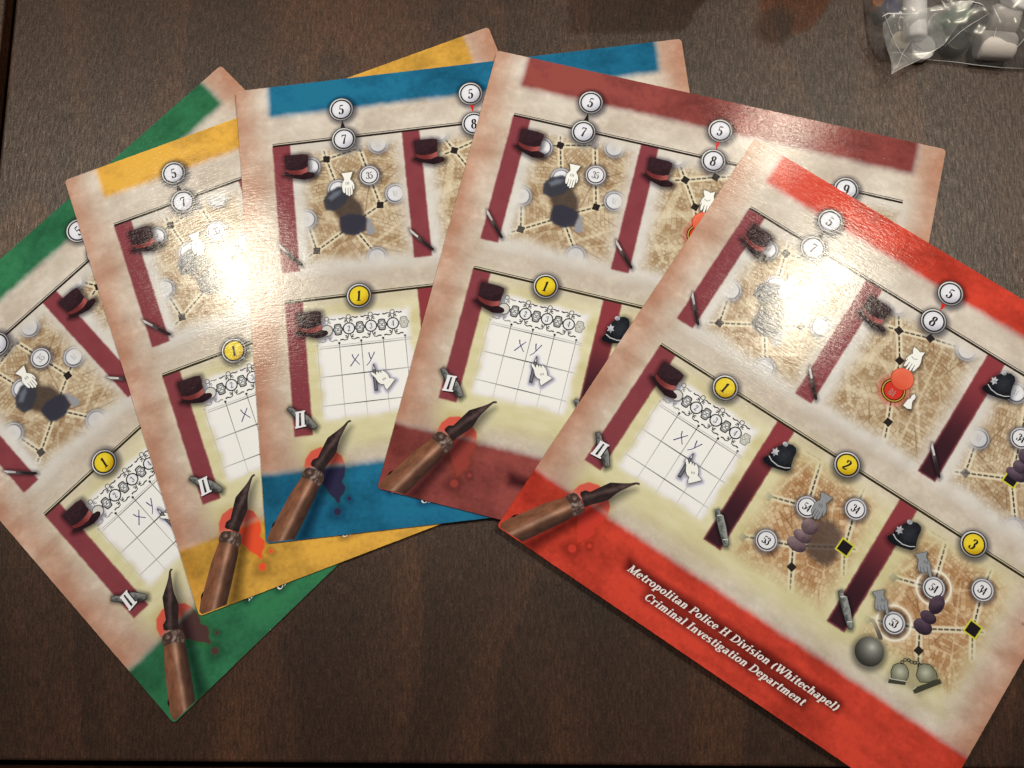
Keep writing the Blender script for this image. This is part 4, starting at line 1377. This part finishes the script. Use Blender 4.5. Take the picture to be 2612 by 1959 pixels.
BODYO = [(118.8, 215), (118.7, 200), (118.7, 183), (118.9, 179.5), (119.1, 175), (119.8, 170.4), (121.2, 166.9), (123.2, 164.3), (127, 163.6), (132, 163.9), (137.6, 163.7), (143.4, 163.4),
         (149.5, 162.4), (155.8, 161.3), (164.5, 160.2), (171, 159.8), (186, 159), (196, 160), (198, 175), (198, 215)]


def h_body(x, y):
    d = -poly_sdf(np.array(BODYO), x, y)
    base = 1.2 + 10.5 * (1 - np.exp(-np.maximum(d, 0) / 4.2))
    base = base + 3.4 * np.exp(-((x - 168) / 9) ** 2 - ((y - 181) / 9) ** 2) * (d > 0)
    w = (fbm(x, y, .10, 2, 301) - .5) * 5.0 + np.abs(fbm(x + y * .6, y - x * .5, .13, 1, 305) - .5) * 3.4
    return base + w * np.clip(d / 5, 0, 1)


film('bag_film', BODYO, h_body)
FLAP = [(119.6, 171.0), (120.3, 168.5), (121.2, 166.5), (122.4, 163.8), (123.3, 161.3), (123.8, 158.9), (123.6, 155.2), (125.6, 156.4), (127.7, 157.5), (131.3, 159.3), (135.7, 161.6),
        (142.0, 165.5), (145.9, 170.9), (150.7, 178.3), (146, 178.6), (138, 177), (129, 174.4), (123, 173.8)]


def h_flap(x, y):
    w = (fbm(x, y, .12, 2, 311) - .5) * 3.0 + np.abs(fbm(x * .8 + y * .5, y * .9 - x * .4, .15, 1, 315) - .5) * 2.8
    up = np.clip((y - 163) / 12, 0, 1)
    return 7.4 + 6.4 * up + w * (.35 + .65 * up)


film('corner_flap', FLAP, h_flap, .6, film_material('folded_plastic_film', .20, (.84, .84, .85), .7))


def crease_glint(pts, w, hf, lift=.25):
    p = np.array(pts, float)
    t = np.linspace(0, len(p) - 1, 10 * len(p))
    xs = np.interp(t, np.arange(len(p)), p[:, 0])
    ys = np.interp(t, np.arange(len(p)), p[:, 1])
    zs = hf(xs, ys) + lift
    V_, F_ = [], []
    k = 6
    for i in range(len(xs)):
        a_, b_ = max(i - 1, 0), min(i + 1, len(xs) - 1)
        d = Vector((xs[b_] - xs[a_], ys[b_] - ys[a_], 0)).normalized()
        nrm = Vector((-d.y, d.x, 0))
        tw = w * (.35 + .65 * math.sin(math.pi * min(max(i / (len(xs) - 1), .04), .96)))
        for j in range(k):
            an = 2 * math.pi * j / k
            q_ = Vector((xs[i], ys[i], zs[i])) + nrm * math.cos(an) * tw + Vector((0, 0, math.sin(an) * tw * .6))
            V_.append(q_ * MM)
    for i in range(len(xs) - 1):
        for j in range(k):
            F_.append((i * k + j, i * k + (j + 1) % k, (i + 1) * k + (j + 1) % k, (i + 1) * k + j))
    return mesh_object('crease_glint', V_, F_, M_CREASE, bag, True)


crease_glint([(119.3, 173.9), (122.5, 168.4), (127.6, 162.3), (130.2, 160.6)], .13, h_flap)
crease_glint([(123.7, 155.4), (126.2, 159.0), (127.7, 162.5), (130.0, 166.2)], .12, h_flap)
crease_glint([(119.5, 173.3), (121.5, 174.4), (126, 174.2), (130.8, 173.9)], .30, lambda x, y: np.full_like(x, 13.0))  # pale arc laid in for a bright highlight band on the film
crease_glint([(123.7, 155.2), (127.7, 157.6), (131.3, 159.3), (135.7, 161.6), (142.0, 165.5)], .10, h_flap, .05)
crease_glint([(142.6, 179.7), (146, 180.9), (150.5, 182.2)], .22, h_body, .6)
crease_glint([(149.6, 180.2), (150.8, 178.2), (152.2, 177.4), (153.4, 176.2)], .22, h_body, .6)
crease_glint([(143.0, 165.7), (146.5, 168.6), (151, 171.4), (155.4, 173.7)], .12, h_body, .4)
crease_glint([(137.6, 163.8), (149.5, 162.5), (155.8, 161.4), (164.5, 160.3), (172, 159.9)], .12, lambda x, y: np.full_like(x, 1.6))
crease_glint([(157.0, 163.0), (158.2, 166.0), (158.4, 169.5)], .20, h_body, .4)
crease_glint([(165.4, 162.6), (168.2, 166.4), (169.4, 168.6)], .24, h_body, .4)
tpts = [(132.1, 169.6), (133.0, 167.6), (133.9, 166.3), (135.9, 164.8)]
th = crease_glint(tpts, .13, lambda x, y: np.full_like(x, 5.6))  # dark strip put in for the shaded gap between two discs
th.name = 'gap_shade'
th.parent = None
th.data.materials.clear()
th.data.materials.append(PK)
tag(th, 'thin dark strip standing in for the shaded gap between two discs', 'gap_shade')

# unseen things placed just beyond the far edge of the picture; their shadows reach into it
M_AMB = NT('amber_glass')
tr = M_AMB.n('ShaderNodeBsdfTransparent')
tr.inputs['Color'].default_value = (1.0, .50, .14, 1)
gl = M_AMB.n('ShaderNodeBsdfGlossy')
gl.inputs['Roughness'].default_value = .05
mx = M_AMB.n('ShaderNodeMixShader')
mx.inputs[0].default_value = .08
M_AMB.l(tr.outputs[0], mx.inputs[1])
M_AMB.l(gl.outputs[0], mx.inputs[2])
M_AMB.l(mx.outputs[0], M_AMB.out.inputs['Surface'])
bot = empty('amber_bottle', 'amber glass bottle standing beyond the far edge of the picture', 'bottle', None, (.106, .2035, 0))
lathe('bottle_body', [(9, 0), (10, 1), (10, 46), (9, 50), (6, 54), (4.5, 56), (4.5, 60)], M_AMB.m, 40, bot)
cap_ = lathe('bottle_cap', [(5.2, 60), (5.4, 61), (5.4, 67), (4.8, 68)], PK, 32, bot)
box_o = empty('shadow_caster_box', 'unseen dark box added beyond the far edge to cast a shadow on the table', 'box', None, (.050, .2095, 0))  # stand-in for an unknown shadow caster, added out of view
for nm, x0, x1, y0, y1, z0, z1 in (('box_body', -18, 18, -16, 40, 0, 30), ('box_lid', -19, 19, -17, 41, 30.2, 42)):
    vv = [(x * MM, y * MM, z * MM) for z in (z0, z1) for x, y in ((x0, y0), (x1, y0), (x1, y1), (x0, y1))]
    o = mesh_object(nm, vv, [(3, 2, 1, 0), (4, 5, 6, 7), (0, 1, 5, 4), (1, 2, 6, 5), (2, 3, 7, 6), (3, 0, 4, 7)], M_WOOD, box_o)
    bv = o.modifiers.new('bevel', 'BEVEL')
    bv.width = .0012
    bv.segments = 3
